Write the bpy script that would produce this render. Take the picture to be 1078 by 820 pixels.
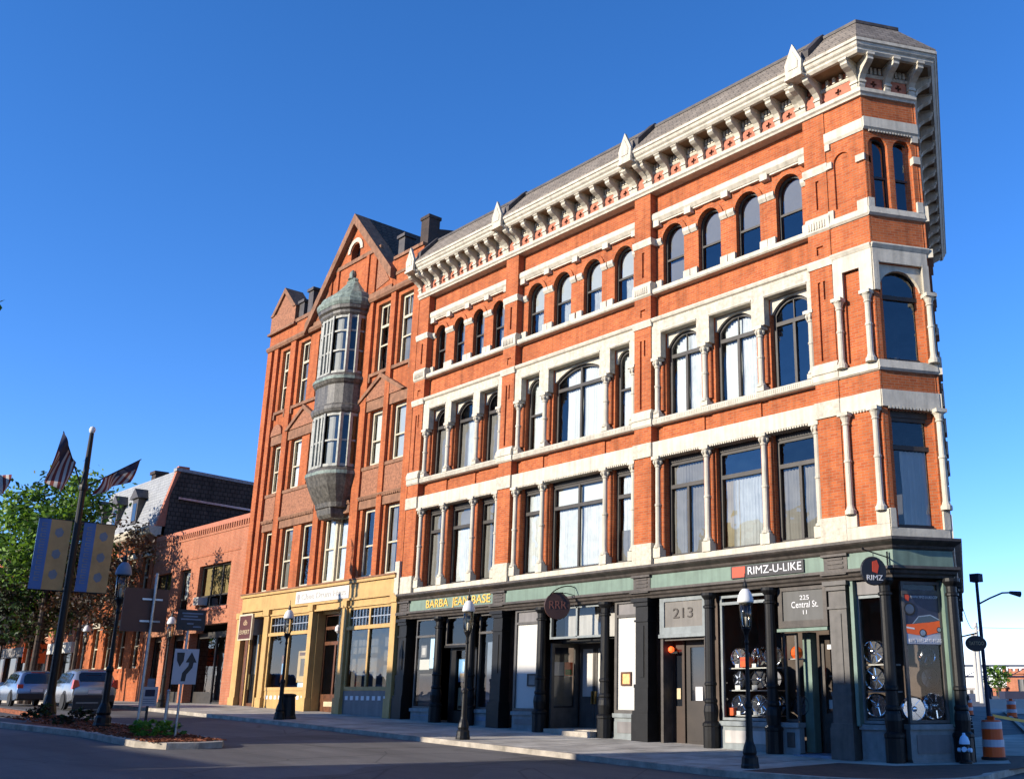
import bpy, bmesh, math, random
from mathutils import Vector, Matrix
from mathutils.geometry import tessellate_polygon
R = math.radians
rnd = random.Random(7)
for o in list(bpy.data.objects): bpy.data.objects.remove(o)
SC = bpy.context.scene
COL = SC.collection
# ---------------------------------------------------------------- camera
# world: x runs along the main facade (u), y goes into the building, z up; main pilaster faces lie on y = 0
cd = bpy.data.cameras.new('camera'); cam = bpy.data.objects.new('camera', cd); COL.objects.link(cam)
cam.location = (14.138, -22.233, 1.6)
cam.rotation_euler = (R(90) + 0.28774, 0, R(45.02))
cd.sensor_width = 36; cd.lens = 36 * 1074.3 / 1078; cd.shift_x = -(675.6 - 539) / 1078
cd.clip_start = 0.1; cd.clip_end = 3000
SC.camera = cam
# ---------------------------------------------------------------- sky, sun, exposure
SUN_EL, SUN_OFF = 17.0, 17.0          # elevation, degrees left of the facade normal
ve = Vector((-math.sin(R(SUN_OFF)) * math.cos(R(SUN_EL)), -math.cos(R(SUN_OFF)) * math.cos(R(SUN_EL)), math.sin(R(SUN_EL))))
W = bpy.data.worlds.new('World'); SC.world = W; W.use_nodes = True
nt = W.node_tree
bg = nt.nodes['Background']
sky = nt.nodes.new('ShaderNodeTexSky'); sky.sky_type = 'NISHITA'; sky.sun_disc = False
sky.sun_elevation = R(SUN_EL); sky.sun_rotation = math.atan2(ve.x, ve.y)
sky.altitude = 3600; sky.air_density = 1.2; sky.dust_density = 0.0; sky.ozone_density = 4.4
hs = nt.nodes.new('ShaderNodeHueSaturation'); hs.inputs['Saturation'].default_value = 1.18; hs.inputs['Value'].default_value = 1.0
tn = nt.nodes.new('ShaderNodeVectorMath'); tn.operation = 'MULTIPLY'; tn.inputs[1].default_value = (1.34, 1.0, 1.10)   # camera white balance of the daylight sky
nt.links.new(sky.outputs[0], hs.inputs['Color']); nt.links.new(hs.outputs[0], tn.inputs[0]); nt.links.new(tn.outputs[0], bg.inputs['Color'])
bg.inputs['Strength'].default_value = 0.15
sl = bpy.data.lights.new('sun', 'SUN'); sl.energy = 4.6; sl.angle = R(0.5); sl.color = (1.0, 0.90, 0.76)
so = bpy.data.objects.new('sun', sl); COL.objects.link(so)
so.rotation_euler = ve.to_track_quat('Z', 'Y').to_euler(); so.location = (0, -60, 60)
vs = SC.view_settings
vs.view_transform = 'Standard'; vs.look = 'None'; vs.exposure = 0.85; vs.gamma = 1.0; vs.use_curve_mapping = False
SC.cycles.max_bounces = 6; SC.cycles.transparent_max_bounces = 12
SC.cycles.caustics_reflective = False; SC.cycles.caustics_refractive = False
# ---------------------------------------------------------------- helpers
def lerp_tab(x, tab):
    if x <= tab[0][0]: return tab[0][1]
    for (a, b), (c, d) in zip(tab, tab[1:]):
        if x <= c: return b + (d - b) * (x - a) / (c - a)
    return tab[-1][1]
def G(u): return lerp_tab(-u, [(1, 0), (20.7, .6), (36, 1.0), (60, 1.15), (400, 1.15)])   # pavement height: the street climbs to the left
ROAD = -0.13

class MB:
    def __init__(s): s.v = []; s.f = []; s.m = []; s.pr = []
    def _add(s, vs, fs, m=0):
        b = len(s.v); s.pr.append((b, b + len(vs), len(s.f), len(s.f) + len(fs))); s.v += [tuple(p) for p in vs]; s.f += [[b + i for i in f] for f in fs]; s.m += [m] * len(fs)
    def build_split(s, name, mats, parent=None, loc=(0,0,0), rz=0, smooth=False):
        # pieces that do not touch become parts of their own
        bb = []
        for a, b, c, d in s.pr:
            P_ = s.v[a:b]; bb.append([(min(p[k] for p in P_) - .012, max(p[k] for p in P_) + .012) for k in range(3)])
        g = list(range(len(bb)))
        def root(i):
            while g[i] != i: i = g[i]
            return i
        for i in range(len(bb)):
            for j in range(i):
                if all(bb[i][k][0] <= bb[j][k][1] and bb[j][k][0] <= bb[i][k][1] for k in range(3)): g[root(i)] = root(j)
        for r in sorted({root(i) for i in range(len(bb))}):
            o = MB()
            for i, (a, b, c, d) in enumerate(s.pr):
                if root(i) == r: o._add(s.v[a:b], [[q - a for q in f] for f in s.f[c:d]], 0)
            o.build(name, mats, parent, loc, rz, smooth)
    def box(s, x0, x1, y0, y1, z0, z1, m=0):
        s._add([(x0,y0,z0),(x1,y0,z0),(x1,y1,z0),(x0,y1,z0),(x0,y0,z1),(x1,y0,z1),(x1,y1,z1),(x0,y1,z1)],
               [(3,2,1,0),(4,5,6,7),(0,1,5,4),(1,2,6,5),(2,3,7,6),(3,0,4,7)], m); return s
    def prism(s, poly, axis, a, b, m=0):
        n = len(poly)
        P = {'y': lambda p, t: (p[0], t, p[1]), 'x': lambda p, t: (t, p[0], p[1]), 'z': lambda p, t: (p[0], p[1], t)}[axis]
        s._add([P(p, a) for p in poly] + [P(p, b) for p in poly],
               [list(range(n))[::-1], [n + i for i in range(n)]] + [[i, (i+1) % n, n + (i+1) % n, n + i] for i in range(n)], m); return s
    def holed(s, outer, holes, a, b, m=0, axis='y'):
        polys = [outer] + holes
        flat = [p for q in polys for p in q]; n = len(flat)
        tris = tessellate_polygon([[Vector((p[0], p[1], 0)) for p in q] for q in polys])
        P = (lambda p, t: (p[0], t, p[1])) if axis == 'y' else (lambda p, t: (t, p[0], p[1]))
        vs = [P(p, a) for p in flat] + [P(p, b) for p in flat]
        fs = [list(t) for t in tris] + [[n + i for i in t][::-1] for t in tris]
        k = 0
        for q in polys:
            l = len(q)
            for i in range(l):
                j = (i + 1) % l; fs.append([k + i, k + j, n + k + j, n + k + i])
            k += l
        s._add(vs, fs, m); return s
    def lathe(s, cx, cy, prof, n=12, m=0, axis='z', c3=0):
        vs = []; fs = []
        for r, z in prof:
            for i in range(n):
                t = 2 * math.pi * i / n
                if axis == 'z': vs.append((cx + r * math.cos(t), cy + r * math.sin(t), z))
                else: vs.append((cx + r * math.cos(t), cy + z, c3 + r * math.sin(t)))   # axis y, z is depth
        for k in range(len(prof) - 1):
            for i in range(n): fs.append((k*n+i, k*n+(i+1) % n, (k+1)*n+(i+1) % n, (k+1)*n+i))
        fs.append(list(range(n))[::-1]); fs.append([(len(prof)-1)*n+i for i in range(n)])
        s._add(vs, fs, m); return s
    def tube(s, p0, p1, r0, r1=None, n=8, m=0):
        r1 = r0 if r1 is None else r1
        p0 = Vector(p0); p1 = Vector(p1); d = (p1 - p0).normalized()
        a = d.orthogonal().normalized(); b = d.cross(a); vs = []
        for p, r in ((p0, r0), (p1, r1)):
            for i in range(n):
                t = 2 * math.pi * i / n; vs.append(p + (a * math.cos(t) + b * math.sin(t)) * r)
        s._add(vs, [(i, (i+1) % n, n + (i+1) % n, n + i) for i in range(n)] + [list(range(n))[::-1], [n + i for i in range(n)]], m); return s
    def pipe(s, pts, r, n=6, m=0):
        for p, q in zip(pts, pts[1:]): s.tube(p, q, r, r, n, m)
        return s
    def sweep(s, path, prof, m=0):
        # profile of (out, z); outward is to the right of the direction of travel
        N = len(path); rings = []
        def nrm(a, b):
            d = Vector((b[0]-a[0], b[1]-a[1])).normalized(); return Vector((d.y, -d.x))
        for i, p in enumerate(path):
            if i == 0: o = nrm(path[0], path[1])
            elif i == N-1: o = nrm(path[-2], path[-1])
            else:
                a = nrm(path[i-1], p); b = nrm(p, path[i+1]); o = (a + b).normalized(); o = o / max(.3, o.dot(a))
            rings.append([(p[0] + o.x * q[0], p[1] + o.y * q[0], q[1]) for q in prof])
        k = len(prof)
        fs = [[i*k+j, i*k+(j+1) % k, (i+1)*k+(j+1) % k, (i+1)*k+j] for i in range(N-1) for j in range(k)]
        fs += [list(range(k)), [(N-1)*k+j for j in range(k)][::-1]]
        s._add([v for r in rings for v in r], fs, m); return s
    def quad(s, a, b, c, d, m=0): s._add([a, b, c, d], [(0, 1, 2, 3)], m); return s
    def grid(s, nu, nv, fn, m=0):
        vs = [fn(i / nu, j / nv) for j in range(nv + 1) for i in range(nu + 1)]
        fs = [(j*(nu+1)+i, j*(nu+1)+i+1, (j+1)*(nu+1)+i+1, (j+1)*(nu+1)+i) for j in range(nv) for i in range(nu)]
        if callable(m):
            b = len(s.v); s.v += [tuple(p) for p in vs]; s.f += [[b + i for i in f] for f in fs]
            s.m += [m(i, j) for j in range(nv) for i in range(nu)]
        else: s._add(vs, fs, m)
        return s
    def build(s, name, mats, parent=None, loc=(0,0,0), rz=0, smooth=False, recalc=True, label=None):
        me = bpy.data.meshes.new(name); me.from_pydata(s.v, [], s.f)
        if not isinstance(mats, (list, tuple)): mats = [mats]
        for m in mats: me.materials.append(m)
        if len(mats) > 1: me.polygons.foreach_set('material_index', s.m)
        if recalc:
            bm = bmesh.new(); bm.from_mesh(me); bmesh.ops.recalc_face_normals(bm, faces=bm.faces); bm.to_mesh(me); bm.free()
        if smooth: me.polygons.foreach_set('use_smooth', [True] * len(me.polygons))
        me.update()
        o = bpy.data.objects.new(name, me); COL.objects.link(o)
        o.location = loc; o.rotation_euler = (0, 0, rz)
        if parent: o.parent = parent
        if label: o['label'] = label
        return o
def tag(o, label, cat=None, group=None, kind=None):
    if label: o['label'] = label
    if cat: o['category'] = cat
    if group: o['group'] = group
    if kind: o['kind'] = kind
    return o
def thing(name, label, cat, loc=(0,0,0), rz=0, group=None):
    o = bpy.data.objects.new(name, None); COL.objects.link(o); o.location = loc; o.rotation_euler = (0,0,rz); o.empty_display_size = .2
    return tag(o, label, cat, group)
def copy_tree(o, parent=None):
    c = o.copy(); COL.objects.link(c); c.parent = parent
    for ch in list(o.children): copy_tree(ch, c)
    return c
def text(parent, s, x, y, z, h, mat, rx=90, rz=0, w=None, name='lettering', align='CENTER', depth=.006, shear=0):
    cu = bpy.data.curves.new('t', 'FONT'); cu.body = s; cu.size = h / .72; cu.align_x = align; cu.align_y = 'CENTER'; cu.extrude = depth; cu.shear = shear
    cu.resolution_u = 3
    t = bpy.data.objects.new('t', cu); COL.objects.link(t)
    bpy.context.view_layer.update()
    dg = bpy.context.evaluated_depsgraph_get()
    me = bpy.data.meshes.new_from_object(t.evaluated_get(dg)); wid = max(.001, t.dimensions.x)
    bpy.data.objects.remove(t); me.materials.clear(); me.materials.append(mat)
    o = bpy.data.objects.new(name, me); COL.objects.link(o)
    if w: me.transform(Matrix.Diagonal((w / wid, 1, 1, 1)))
    me.transform(Matrix.Rotation(R(rz), 4, 'Z') @ Matrix.Rotation(R(rx), 4, 'X'))
    o.location = (x, y, z); o.parent = parent; return o
# ---------------------------------------------------------------- materials
def newmat(name):
    m = bpy.data.materials.new(name); m.use_nodes = True; n = m.node_tree; return m, n, n.nodes['Principled BSDF']
def mat(name, col, rough=.6, metal=0.0, var=.12, vs=1.5, bump=0.0, bs=20, streak=0.0, spec=.4):
    m, n, p = newmat(name)
    p.inputs['Roughness'].default_value = rough; p.inputs['Metallic'].default_value = metal
    p.inputs['Specular IOR Level'].default_value = spec
    tc = n.nodes.new('ShaderNodeTexCoord')
    nz = n.nodes.new('ShaderNodeTexNoise'); nz.inputs['Scale'].default_value = vs; nz.inputs['Detail'].default_value = 6; nz.inputs['Roughness'].default_value = .65
    n.links.new(tc.outputs['Object'], nz.inputs['Vector'])
    mr = n.nodes.new('ShaderNodeMapRange'); mr.inputs[1].default_value = .3; mr.inputs[2].default_value = .7; mr.inputs[3].default_value = 1 - var * 1.6; mr.inputs[4].default_value = 1 + var
    n.links.new(nz.outputs['Fac'], mr.inputs[0]); fac = mr.outputs[0]
    if streak:
        mp = n.nodes.new('ShaderNodeMapping'); mp.inputs['Scale'].default_value = (5, 5, .35); n.links.new(tc.outputs['Object'], mp.inputs[0])
        n2 = n.nodes.new('ShaderNodeTexNoise'); n2.inputs['Scale'].default_value = 1.3; n2.inputs['Detail'].default_value = 5; n.links.new(mp.outputs[0], n2.inputs['Vector'])
        m2 = n.nodes.new('ShaderNodeMapRange'); m2.inputs[1].default_value = .42; m2.inputs[2].default_value = .72; m2.inputs[3].default_value = 1; m2.inputs[4].default_value = 1 - streak
        n.links.new(n2.outputs['Fac'], m2.inputs[0])
        mm = n.nodes.new('ShaderNodeMath'); mm.operation = 'MULTIPLY'; n.links.new(fac, mm.inputs[0]); n.links.new(m2.outputs[0], mm.inputs[1]); fac = mm.outputs[0]
    mx = n.nodes.new('ShaderNodeVectorMath'); mx.operation = 'SCALE'; mx.inputs[0].default_value = col[:3]; n.links.new(fac, mx.inputs['Scale'])
    n.links.new(mx.outputs[0], p.inputs['Base Color'])
    if bump:
        nb = n.nodes.new('ShaderNodeTexNoise'); nb.inputs['Scale'].default_value = bs; nb.inputs['Detail'].default_value = 5; n.links.new(tc.outputs['Object'], nb.inputs['Vector'])
        b = n.nodes.new('ShaderNodeBump'); b.inputs['Strength'].default_value = bump; b.inputs['Distance'].default_value = .02
        n.links.new(nb.outputs['Fac'], b.inputs['Height']); n.links.new(b.outputs[0], p.inputs['Normal'])
    return m
def brickmat(name, c1, c2, mortar, bw=.22, bh=.075, ms=.008, var=.22, floor=False, rough=.85):
    m, n, p = newmat(name); p.inputs['Roughness'].default_value = rough; p.inputs['Specular IOR Level'].default_value = .2
    tc = n.nodes.new('ShaderNodeTexCoord'); sp = n.nodes.new('ShaderNodeSeparateXYZ'); n.links.new(tc.outputs['Object'], sp.inputs[0])
    cb = n.nodes.new('ShaderNodeCombineXYZ')
    if floor: n.links.new(sp.outputs[0], cb.inputs[0]); n.links.new(sp.outputs[1], cb.inputs[1])
    else:
        ad = n.nodes.new('ShaderNodeMath'); ad.operation = 'ADD'; n.links.new(sp.outputs[0], ad.inputs[0]); n.links.new(sp.outputs[1], ad.inputs[1])
        n.links.new(ad.outputs[0], cb.inputs[0]); n.links.new(sp.outputs[2], cb.inputs[1])
    bt = n.nodes.new('ShaderNodeTexBrick'); bt.inputs['Scale'].default_value = 1; bt.inputs['Brick Width'].default_value = bw; bt.inputs['Row Height'].default_value = bh
    bt.inputs['Mortar Size'].default_value = ms; bt.inputs['Mortar Smooth'].default_value = .2; bt.inputs['Bias'].default_value = -.1
    bt.inputs['Color1'].default_value = (*c1, 1); bt.inputs['Color2'].default_value = (*c2, 1); bt.inputs['Mortar'].default_value = (*mortar, 1)
    n.links.new(cb.outputs[0], bt.inputs['Vector'])
    nz = n.nodes.new('ShaderNodeTexNoise'); nz.inputs['Scale'].default_value = .8; nz.inputs['Detail'].default_value = 8; nz.inputs['Roughness'].default_value = .7
    n.links.new(tc.outputs['Object'], nz.inputs['Vector'])
    mr = n.nodes.new('ShaderNodeMapRange'); mr.inputs[1].default_value = .28; mr.inputs[2].default_value = .72; mr.inputs[3].default_value = 1 - var; mr.inputs[4].default_value = 1 + var * .7
    n.links.new(nz.outputs['Fac'], mr.inputs[0])
    mp = n.nodes.new('ShaderNodeMapping'); mp.inputs['Scale'].default_value = (4, 4, .3); n.links.new(tc.outputs['Object'], mp.inputs[0])
    n2 = n.nodes.new('ShaderNodeTexNoise'); n2.inputs['Scale'].default_value = 1.2; n2.inputs['Detail'].default_value = 6; n.links.new(mp.outputs[0], n2.inputs['Vector'])
    m2 = n.nodes.new('ShaderNodeMapRange'); m2.inputs[1].default_value = .45; m2.inputs[2].default_value = .75; m2.inputs[3].default_value = 1; m2.inputs[4].default_value = 1 - var
    n.links.new(n2.outputs['Fac'], m2.inputs[0])
    mm = n.nodes.new('ShaderNodeMath'); mm.operation = 'MULTIPLY'; n.links.new(mr.outputs[0], mm.inputs[0]); n.links.new(m2.outputs[0], mm.inputs[1])
    sc = n.nodes.new('ShaderNodeVectorMath'); sc.operation = 'SCALE'; n.links.new(bt.outputs['Color'], sc.inputs[0]); n.links.new(mm.outputs[0], sc.inputs['Scale'])
    n.links.new(sc.outputs[0], p.inputs['Base Color'])
    b = n.nodes.new('ShaderNodeBump'); b.inputs['Strength'].default_value = .5; b.inputs['Distance'].default_value = .01; b.invert = True
    n.links.new(bt.outputs['Fac'], b.inputs['Height']); n.links.new(b.outputs[0], p.inputs['Normal'])
    return m
def glassmat(name, ior=1.9, tint=(.8,.84,.85), rough=.0, wave=.02):
    m = bpy.data.materials.new(name); m.use_nodes = True; n = m.node_tree
    n.nodes.remove(n.nodes['Principled BSDF']); out = n.nodes['Material Output']
    tr = n.nodes.new('ShaderNodeBsdfTransparent'); tr.inputs[0].default_value = (*tint, 1)
    gl = n.nodes.new('ShaderNodeBsdfGlossy'); gl.inputs['Roughness'].default_value = rough; gl.inputs[0].default_value = (1,1,1,1)
    fr = n.nodes.new('ShaderNodeFresnel'); fr.inputs[0].default_value = ior
    mx = n.nodes.new('ShaderNodeMixShader'); n.links.new(fr.outputs[0], mx.inputs[0]); n.links.new(tr.outputs[0], mx.inputs[1]); n.links.new(gl.outputs[0], mx.inputs[2])
    n.links.new(mx.outputs[0], out.inputs[0])
    tc = n.nodes.new('ShaderNodeTexCoord'); nz = n.nodes.new('ShaderNodeTexNoise'); nz.inputs['Scale'].default_value = 1.1; n.links.new(tc.outputs['Object'], nz.inputs['Vector'])
    b = n.nodes.new('ShaderNodeBump'); b.inputs['Strength'].default_value = wave * 6; b.inputs['Distance'].default_value = .05
    n.links.new(nz.outputs['Fac'], b.inputs['Height']); n.links.new(b.outputs[0], gl.inputs['Normal'])
    return m
def asphalt(name, base):
    m, n, p = newmat(name); p.inputs['Roughness'].default_value = .8
    tc = n.nodes.new('ShaderNodeTexCoord')
    a = n.nodes.new('ShaderNodeTexNoise'); a.inputs['Scale'].default_value = .25; a.inputs['Detail'].default_value = 8; a.inputs['Roughness'].default_value = .7
    mp = n.nodes.new('ShaderNodeMapping'); mp.inputs['Scale'].default_value = (.5, 2.2, 1); n.links.new(tc.outputs['Object'], mp.inputs[0]); n.links.new(mp.outputs[0], a.inputs['Vector'])
    c = n.nodes.new('ShaderNodeTexNoise'); c.inputs['Scale'].default_value = 60; c.inputs['Detail'].default_value = 3; n.links.new(tc.outputs['Object'], c.inputs['Vector'])
    v = n.nodes.new('ShaderNodeTexVoronoi'); v.feature = 'DISTANCE_TO_EDGE'; v.inputs['Scale'].default_value = .35; n.links.new(tc.outputs['Object'], v.inputs['Vector'])
    cr = n.nodes.new('ShaderNodeMapRange'); cr.inputs[1].default_value = 0; cr.inputs[2].default_value = .012; cr.inputs[3].default_value = .45; cr.inputs[4].default_value = 1; n.links.new(v.outputs['Distance'], cr.inputs[0])
    r1 = n.nodes.new('ShaderNodeMapRange'); r1.inputs[1].default_value = .3; r1.inputs[2].default_value = .7; r1.inputs[3].default_value = .6; r1.inputs[4].default_value = 1.45; n.links.new(a.outputs['Fac'], r1.inputs[0])
    r2 = n.nodes.new('ShaderNodeMapRange'); r2.inputs[1].default_value = .3; r2.inputs[2].default_value = .7; r2.inputs[3].default_value = .75; r2.inputs[4].default_value = 1.25; n.links.new(c.outputs['Fac'], r2.inputs[0])
    m1 = n.nodes.new('ShaderNodeMath'); m1.operation = 'MULTIPLY'; n.links.new(r1.outputs[0], m1.inputs[0]); n.links.new(r2.outputs[0], m1.inputs[1])
    m2 = n.nodes.new('ShaderNodeMath'); m2.operation = 'MULTIPLY'; n.links.new(m1.outputs[0], m2.inputs[0]); n.links.new(cr.outputs[0], m2.inputs[1])
    pv_ = n.nodes.new('ShaderNodeTexVoronoi'); pv_.inputs['Scale'].default_value = .22; pv_.distance = 'CHEBYCHEV'; n.links.new(tc.outputs['Object'], pv_.inputs['Vector'])
    sx_ = n.nodes.new('ShaderNodeSeparateXYZ'); n.links.new(pv_.outputs['Color'], sx_.inputs[0])
    r3 = n.nodes.new('ShaderNodeMapRange'); r3.inputs[3].default_value = .72; r3.inputs[4].default_value = 1.22; n.links.new(sx_.outputs[0], r3.inputs[0])
    m3 = n.nodes.new('ShaderNodeMath'); m3.operation = 'MULTIPLY'; n.links.new(m2.outputs[0], m3.inputs[0]); n.links.new(r3.outputs[0], m3.inputs[1]); m2 = m3
    sc = n.nodes.new('ShaderNodeVectorMath'); sc.operation = 'SCALE'; sc.inputs[0].default_value = base; n.links.new(m2.outputs[0], sc.inputs['Scale']); n.links.new(sc.outputs[0], p.inputs['Base Color'])
    b = n.nodes.new('ShaderNodeBump'); b.inputs['Strength'].default_value = .4; b.inputs['Distance'].default_value = .01; n.links.new(c.outputs['Fac'], b.inputs['Height']); n.links.new(b.outputs[0], p.inputs['Normal'])
    return m
def leafmat(name, col):
    m, n, p = newmat(name); p.inputs['Roughness'].default_value = .55; p.inputs['Base Color'].default_value = (*col, 1); p.inputs['Specular IOR Level'].default_value = .3
    tr = n.nodes.new('ShaderNodeBsdfTranslucent'); tr.inputs[0].default_value = (col[0]*1.2, col[1]*1.2, col[2]*.8, 1)
    mx = n.nodes.new('ShaderNodeMixShader'); mx.inputs[0].default_value = .3
    n.links.new(p.outputs[0], mx.inputs[1]); n.links.new(tr.outputs[0], mx.inputs[2]); n.links.new(mx.outputs[0], n.nodes['Material Output'].inputs[0]); return m
def glow(name, col, s):
    m, n, p = newmat(name); p.inputs['Base Color'].default_value = (*col, 1); p.inputs['Emission Color'].default_value = (*col, 1); p.inputs['Emission Strength'].default_value = s; return m

M = {}
M['brick'] = brickmat('red_brick', (.455,.118,.034), (.33,.073,.022), (.34,.17,.095), var=.30)
M['brick_old'] = brickmat('dark_red_brick', (.44,.112,.032), (.33,.074,.022), (.31,.15,.08), var=.32)
M['brick_low'] = brickmat('orange_brick', (.39,.135,.065), (.34,.105,.05), (.36,.21,.14), var=.2)
M['brick_dark'] = brickmat('dark_brick', (.07,.05,.04), (.05,.04,.035), (.06,.05,.05), var=.3)  # dark brick; the shade on the party wall face is put into this colour
M['stone'] = mat('cream_paint', (.52,.475,.375), .7, var=.10, vs=2.6, streak=.26, bump=.3, bs=14)
M['stone2'] = mat('carved_cream_stone', (.50,.45,.35), .75, var=.18, vs=10, streak=.2, bump=.8, bs=15)
M['brown'] = mat('brownstone', (.235,.115,.062), .85, var=.25, vs=3, streak=.3, bump=.5, bs=16)
M['carved'] = mat('carved_terracotta', (.28,.118,.06), .85, var=.35, vs=11, bump=1.0, bs=11)
M['iron'] = mat('black_iron_paint', (.008,.008,.008), .45, var=.3, vs=3, bump=.1, spec=.25)
M['iron_brown'] = mat('brown_iron_paint', (.065,.054,.045), .55, var=.3, vs=3, streak=.35, bump=.2)
M['iron_grey'] = mat('grey_iron_paint', (.085,.078,.070), .5, var=.2, vs=3, streak=.25)
M['green'] = mat('sage_green_paint', (.14,.205,.16), .6, var=.12, vs=2, streak=.25)
M['blue_grey'] = mat('blue_grey_paint', (.20,.225,.225), .6, var=.15, vs=3, streak=.2)
M['wood_dark'] = mat('dark_sash_paint', (.036,.031,.026), .55, var=.25, vs=4)
M['wood_cream'] = mat('cream_sash_paint', (.50,.44,.31), .6, var=.12, vs=4, streak=.15)
M['yellow'] = mat('mustard_paint', (.45,.28,.095), .6, var=.12, vs=2, streak=.12)
M['wood_red'] = mat('varnished_wood', (.12,.045,.018), .4, var=.3, vs=6, streak=.4)
M['white'] = mat('white_panel', (.48,.47,.43), .6, var=.04, vs=2)
M['grey'] = mat('grey_panel', (.17,.16,.155), .6, var=.12, vs=2, streak=.2)
M['brass'] = mat('brass', (.6,.40,.14), .35, 1.0)
M['shingle'] = brickmat('grey_shingle', (.235,.20,.16), (.18,.15,.12), (.09,.08,.065), bw=.35, bh=.2, ms=.015, var=.3)
M['oriel_sash'] = mat('grey_green_sash', (.34,.34,.29), .55, var=.2, vs=6, streak=.3)
M['slate'] = brickmat('brown_slate', (.085,.065,.05), (.06,.047,.038), (.03,.025,.02), bw=.3, bh=.26, ms=.03, var=.4)
M['slate_pale'] = brickmat('pale_slate', (.31,.32,.32), (.26,.27,.28), (.18,.18,.18), bw=.3, bh=.2, ms=.015, var=.15)
M['roof'] = mat('roof_felt', (.06,.055,.05), .9)
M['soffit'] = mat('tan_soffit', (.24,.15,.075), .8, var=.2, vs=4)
M['terra'] = mat('terracotta_panel', (.40,.14,.08), .8, var=.14, vs=6, bump=.3)
M['cross_shade'] = mat('cross_shade_paint', (.06,.02,.012), .9)  # dark colour standing in for the shade behind the frieze crosses
M['copper'] = mat('weathered_copper', (.11,.10,.08), .5, var=.35, vs=9, streak=.6, bump=.35, bs=18)
M['verdigris'] = mat('verdigris_copper', (.19,.24,.20), .65, var=.4, vs=5, streak=.5, bump=.4, bs=10)
M['glass'] = glassmat('window_glass', 1.7, wave=.05)
M['glass_blue'] = glassmat('reflecting_window_glass', 2.0, (.68,.72,.74), wave=.05)
M['shopglass'] = glassmat('shop_glass', 1.5, (.9,.92,.92), wave=.01)
M['curtain'] = mat('white_curtain', (.72,.72,.70), .9, var=.1, vs=4)
M['lit_curtain'] = mat('lit_curtain', (.82,.82,.80), .9, var=.05)  # white curtain lightened to stand in for sunlight in the corner window
M['curtain_tan'] = mat('tan_curtain', (.52,.42,.26), .9, var=.15)
M['curtain_grey'] = mat('grey_curtain', (.25,.23,.205), .9, var=.15)
M['blind'] = mat('white_blind', (.74,.74,.70), .8, var=.03)
M['blind_grey'] = mat('grey_blind', (.30,.28,.27), .8, var=.05)
M['blind_tan'] = mat('tan_blind', (.36,.25,.10), .8, var=.1)
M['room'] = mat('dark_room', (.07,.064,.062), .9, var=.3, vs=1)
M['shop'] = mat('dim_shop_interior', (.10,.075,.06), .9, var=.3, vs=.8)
M['concrete'] = mat('pavement_concrete', (.42,.39,.33), .85, var=.3, vs=.9, bump=.3, bs=30)
M['kerb'] = mat('kerb_stone', (.36,.32,.26), .8, var=.3, vs=2.5, bump=.5)
M['road'] = asphalt('asphalt', (.085,.080,.074))
M['pavers'] = brickmat('brown_pavers', (.13,.075,.055), (.10,.06,.045), (.06,.05,.045), bw=.21, bh=.105, ms=.008, var=.3, floor=True)
M['mulch'] = mat('red_mulch', (.22,.07,.03), .95, var=.5, vs=14, bump=1.0, bs=30)
M['chrome'] = mat('polished_chrome', (.85,.86,.88), .12, 1.0, var=.03)
M['gunmetal'] = mat('gunmetal_alloy', (.12,.12,.13), .3, 1.0, var=.05)
M['tyre'] = mat('black_rubber', (.02,.02,.02), .8)
M['lampwhite'] = mat('white_enamel', (.60,.60,.58), .4, var=.05)
M['lampglass'] = glassmat('lamp_glass', 1.5, (.86,.82,.72), .08)
M['galv'] = mat('galvanised_steel', (.42,.43,.43), .4, .8, var=.2, vs=6)
M['signwhite'] = mat('sign_white', (.36,.38,.42), .4, var=.06)
M['signblack'] = mat('sign_black', (.012,.012,.015), .5)
M['signbrown'] = mat('sign_back_brown', (.11,.045,.025), .6, var=.1)
M['orange'] = mat('safety_orange', (.72,.10,.015), .5, var=.08)
M['orangered'] = mat('sign_orange', (.85,.13,.02), .5, var=.08)
M['reflect'] = mat('grey_reflective_tape', (.42,.46,.52), .35, var=.08)
M['red'] = mat('logo_red', (.55,.06,.02), .5)
M['gold'] = mat('gold_lettering', (.75,.45,.08), .45, var=.1)
M['pale'] = mat('pale_lettering', (.6,.6,.6), .5, var=.03)
M['navy'] = mat('navy_cloth', (.022,.026,.055), .8)
M['flagred'] = mat('flag_red', (.16,.03,.02), .85)
M['flagwhite'] = mat('flag_white', (.42,.38,.33), .85)
M['banblue'] = mat('banner_blue', (.07,.16,.36), .8, var=.08)
M['banochre'] = mat('banner_ochre', (.42,.29,.12), .8, var=.15)
M['banpale'] = mat('banner_pale_blue', (.17,.21,.24), .8)
M['carpaint_blue'] = mat('silver_blue_car_paint', (.20,.26,.35), .2, .6, var=.03, spec=.6)
M['carpaint_silver'] = mat('silver_car_paint', (.27,.29,.32), .2, .6, var=.03, spec=.6)
M['carglass'] = mat('car_glass', (.012,.014,.018), .05, spec=.8)
M['plastic'] = mat('black_plastic', (.02,.02,.022), .6)
M['taillight'] = mat('red_tail_light', (.5,.05,.02), .2)
M['bark'] = mat('bark', (.06,.042,.03), .9, var=.4, vs=5, bump=.8, bs=8)
M['leaf1'] = leafmat('light_leaf', (.15,.27,.03)); M['leaf2'] = leafmat('mid_leaf', (.085,.17,.02)); M['leaf3'] = leafmat('deep_leaf', (.030,.065,.014))
M['dleaf1'] = leafmat('bronze_leaf', (.040,.028,.014)); M['dleaf2'] = leafmat('dark_bronze_leaf', (.020,.018,.011)); M['dleaf3'] = leafmat('rust_leaf', (.055,.024,.012))
M['bush'] = leafmat('bush_leaf', (.08,.22,.03))
M['blue_poster'] = mat('blue_poster_ink', (.16,.36,.62), .5, var=.1)
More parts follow.
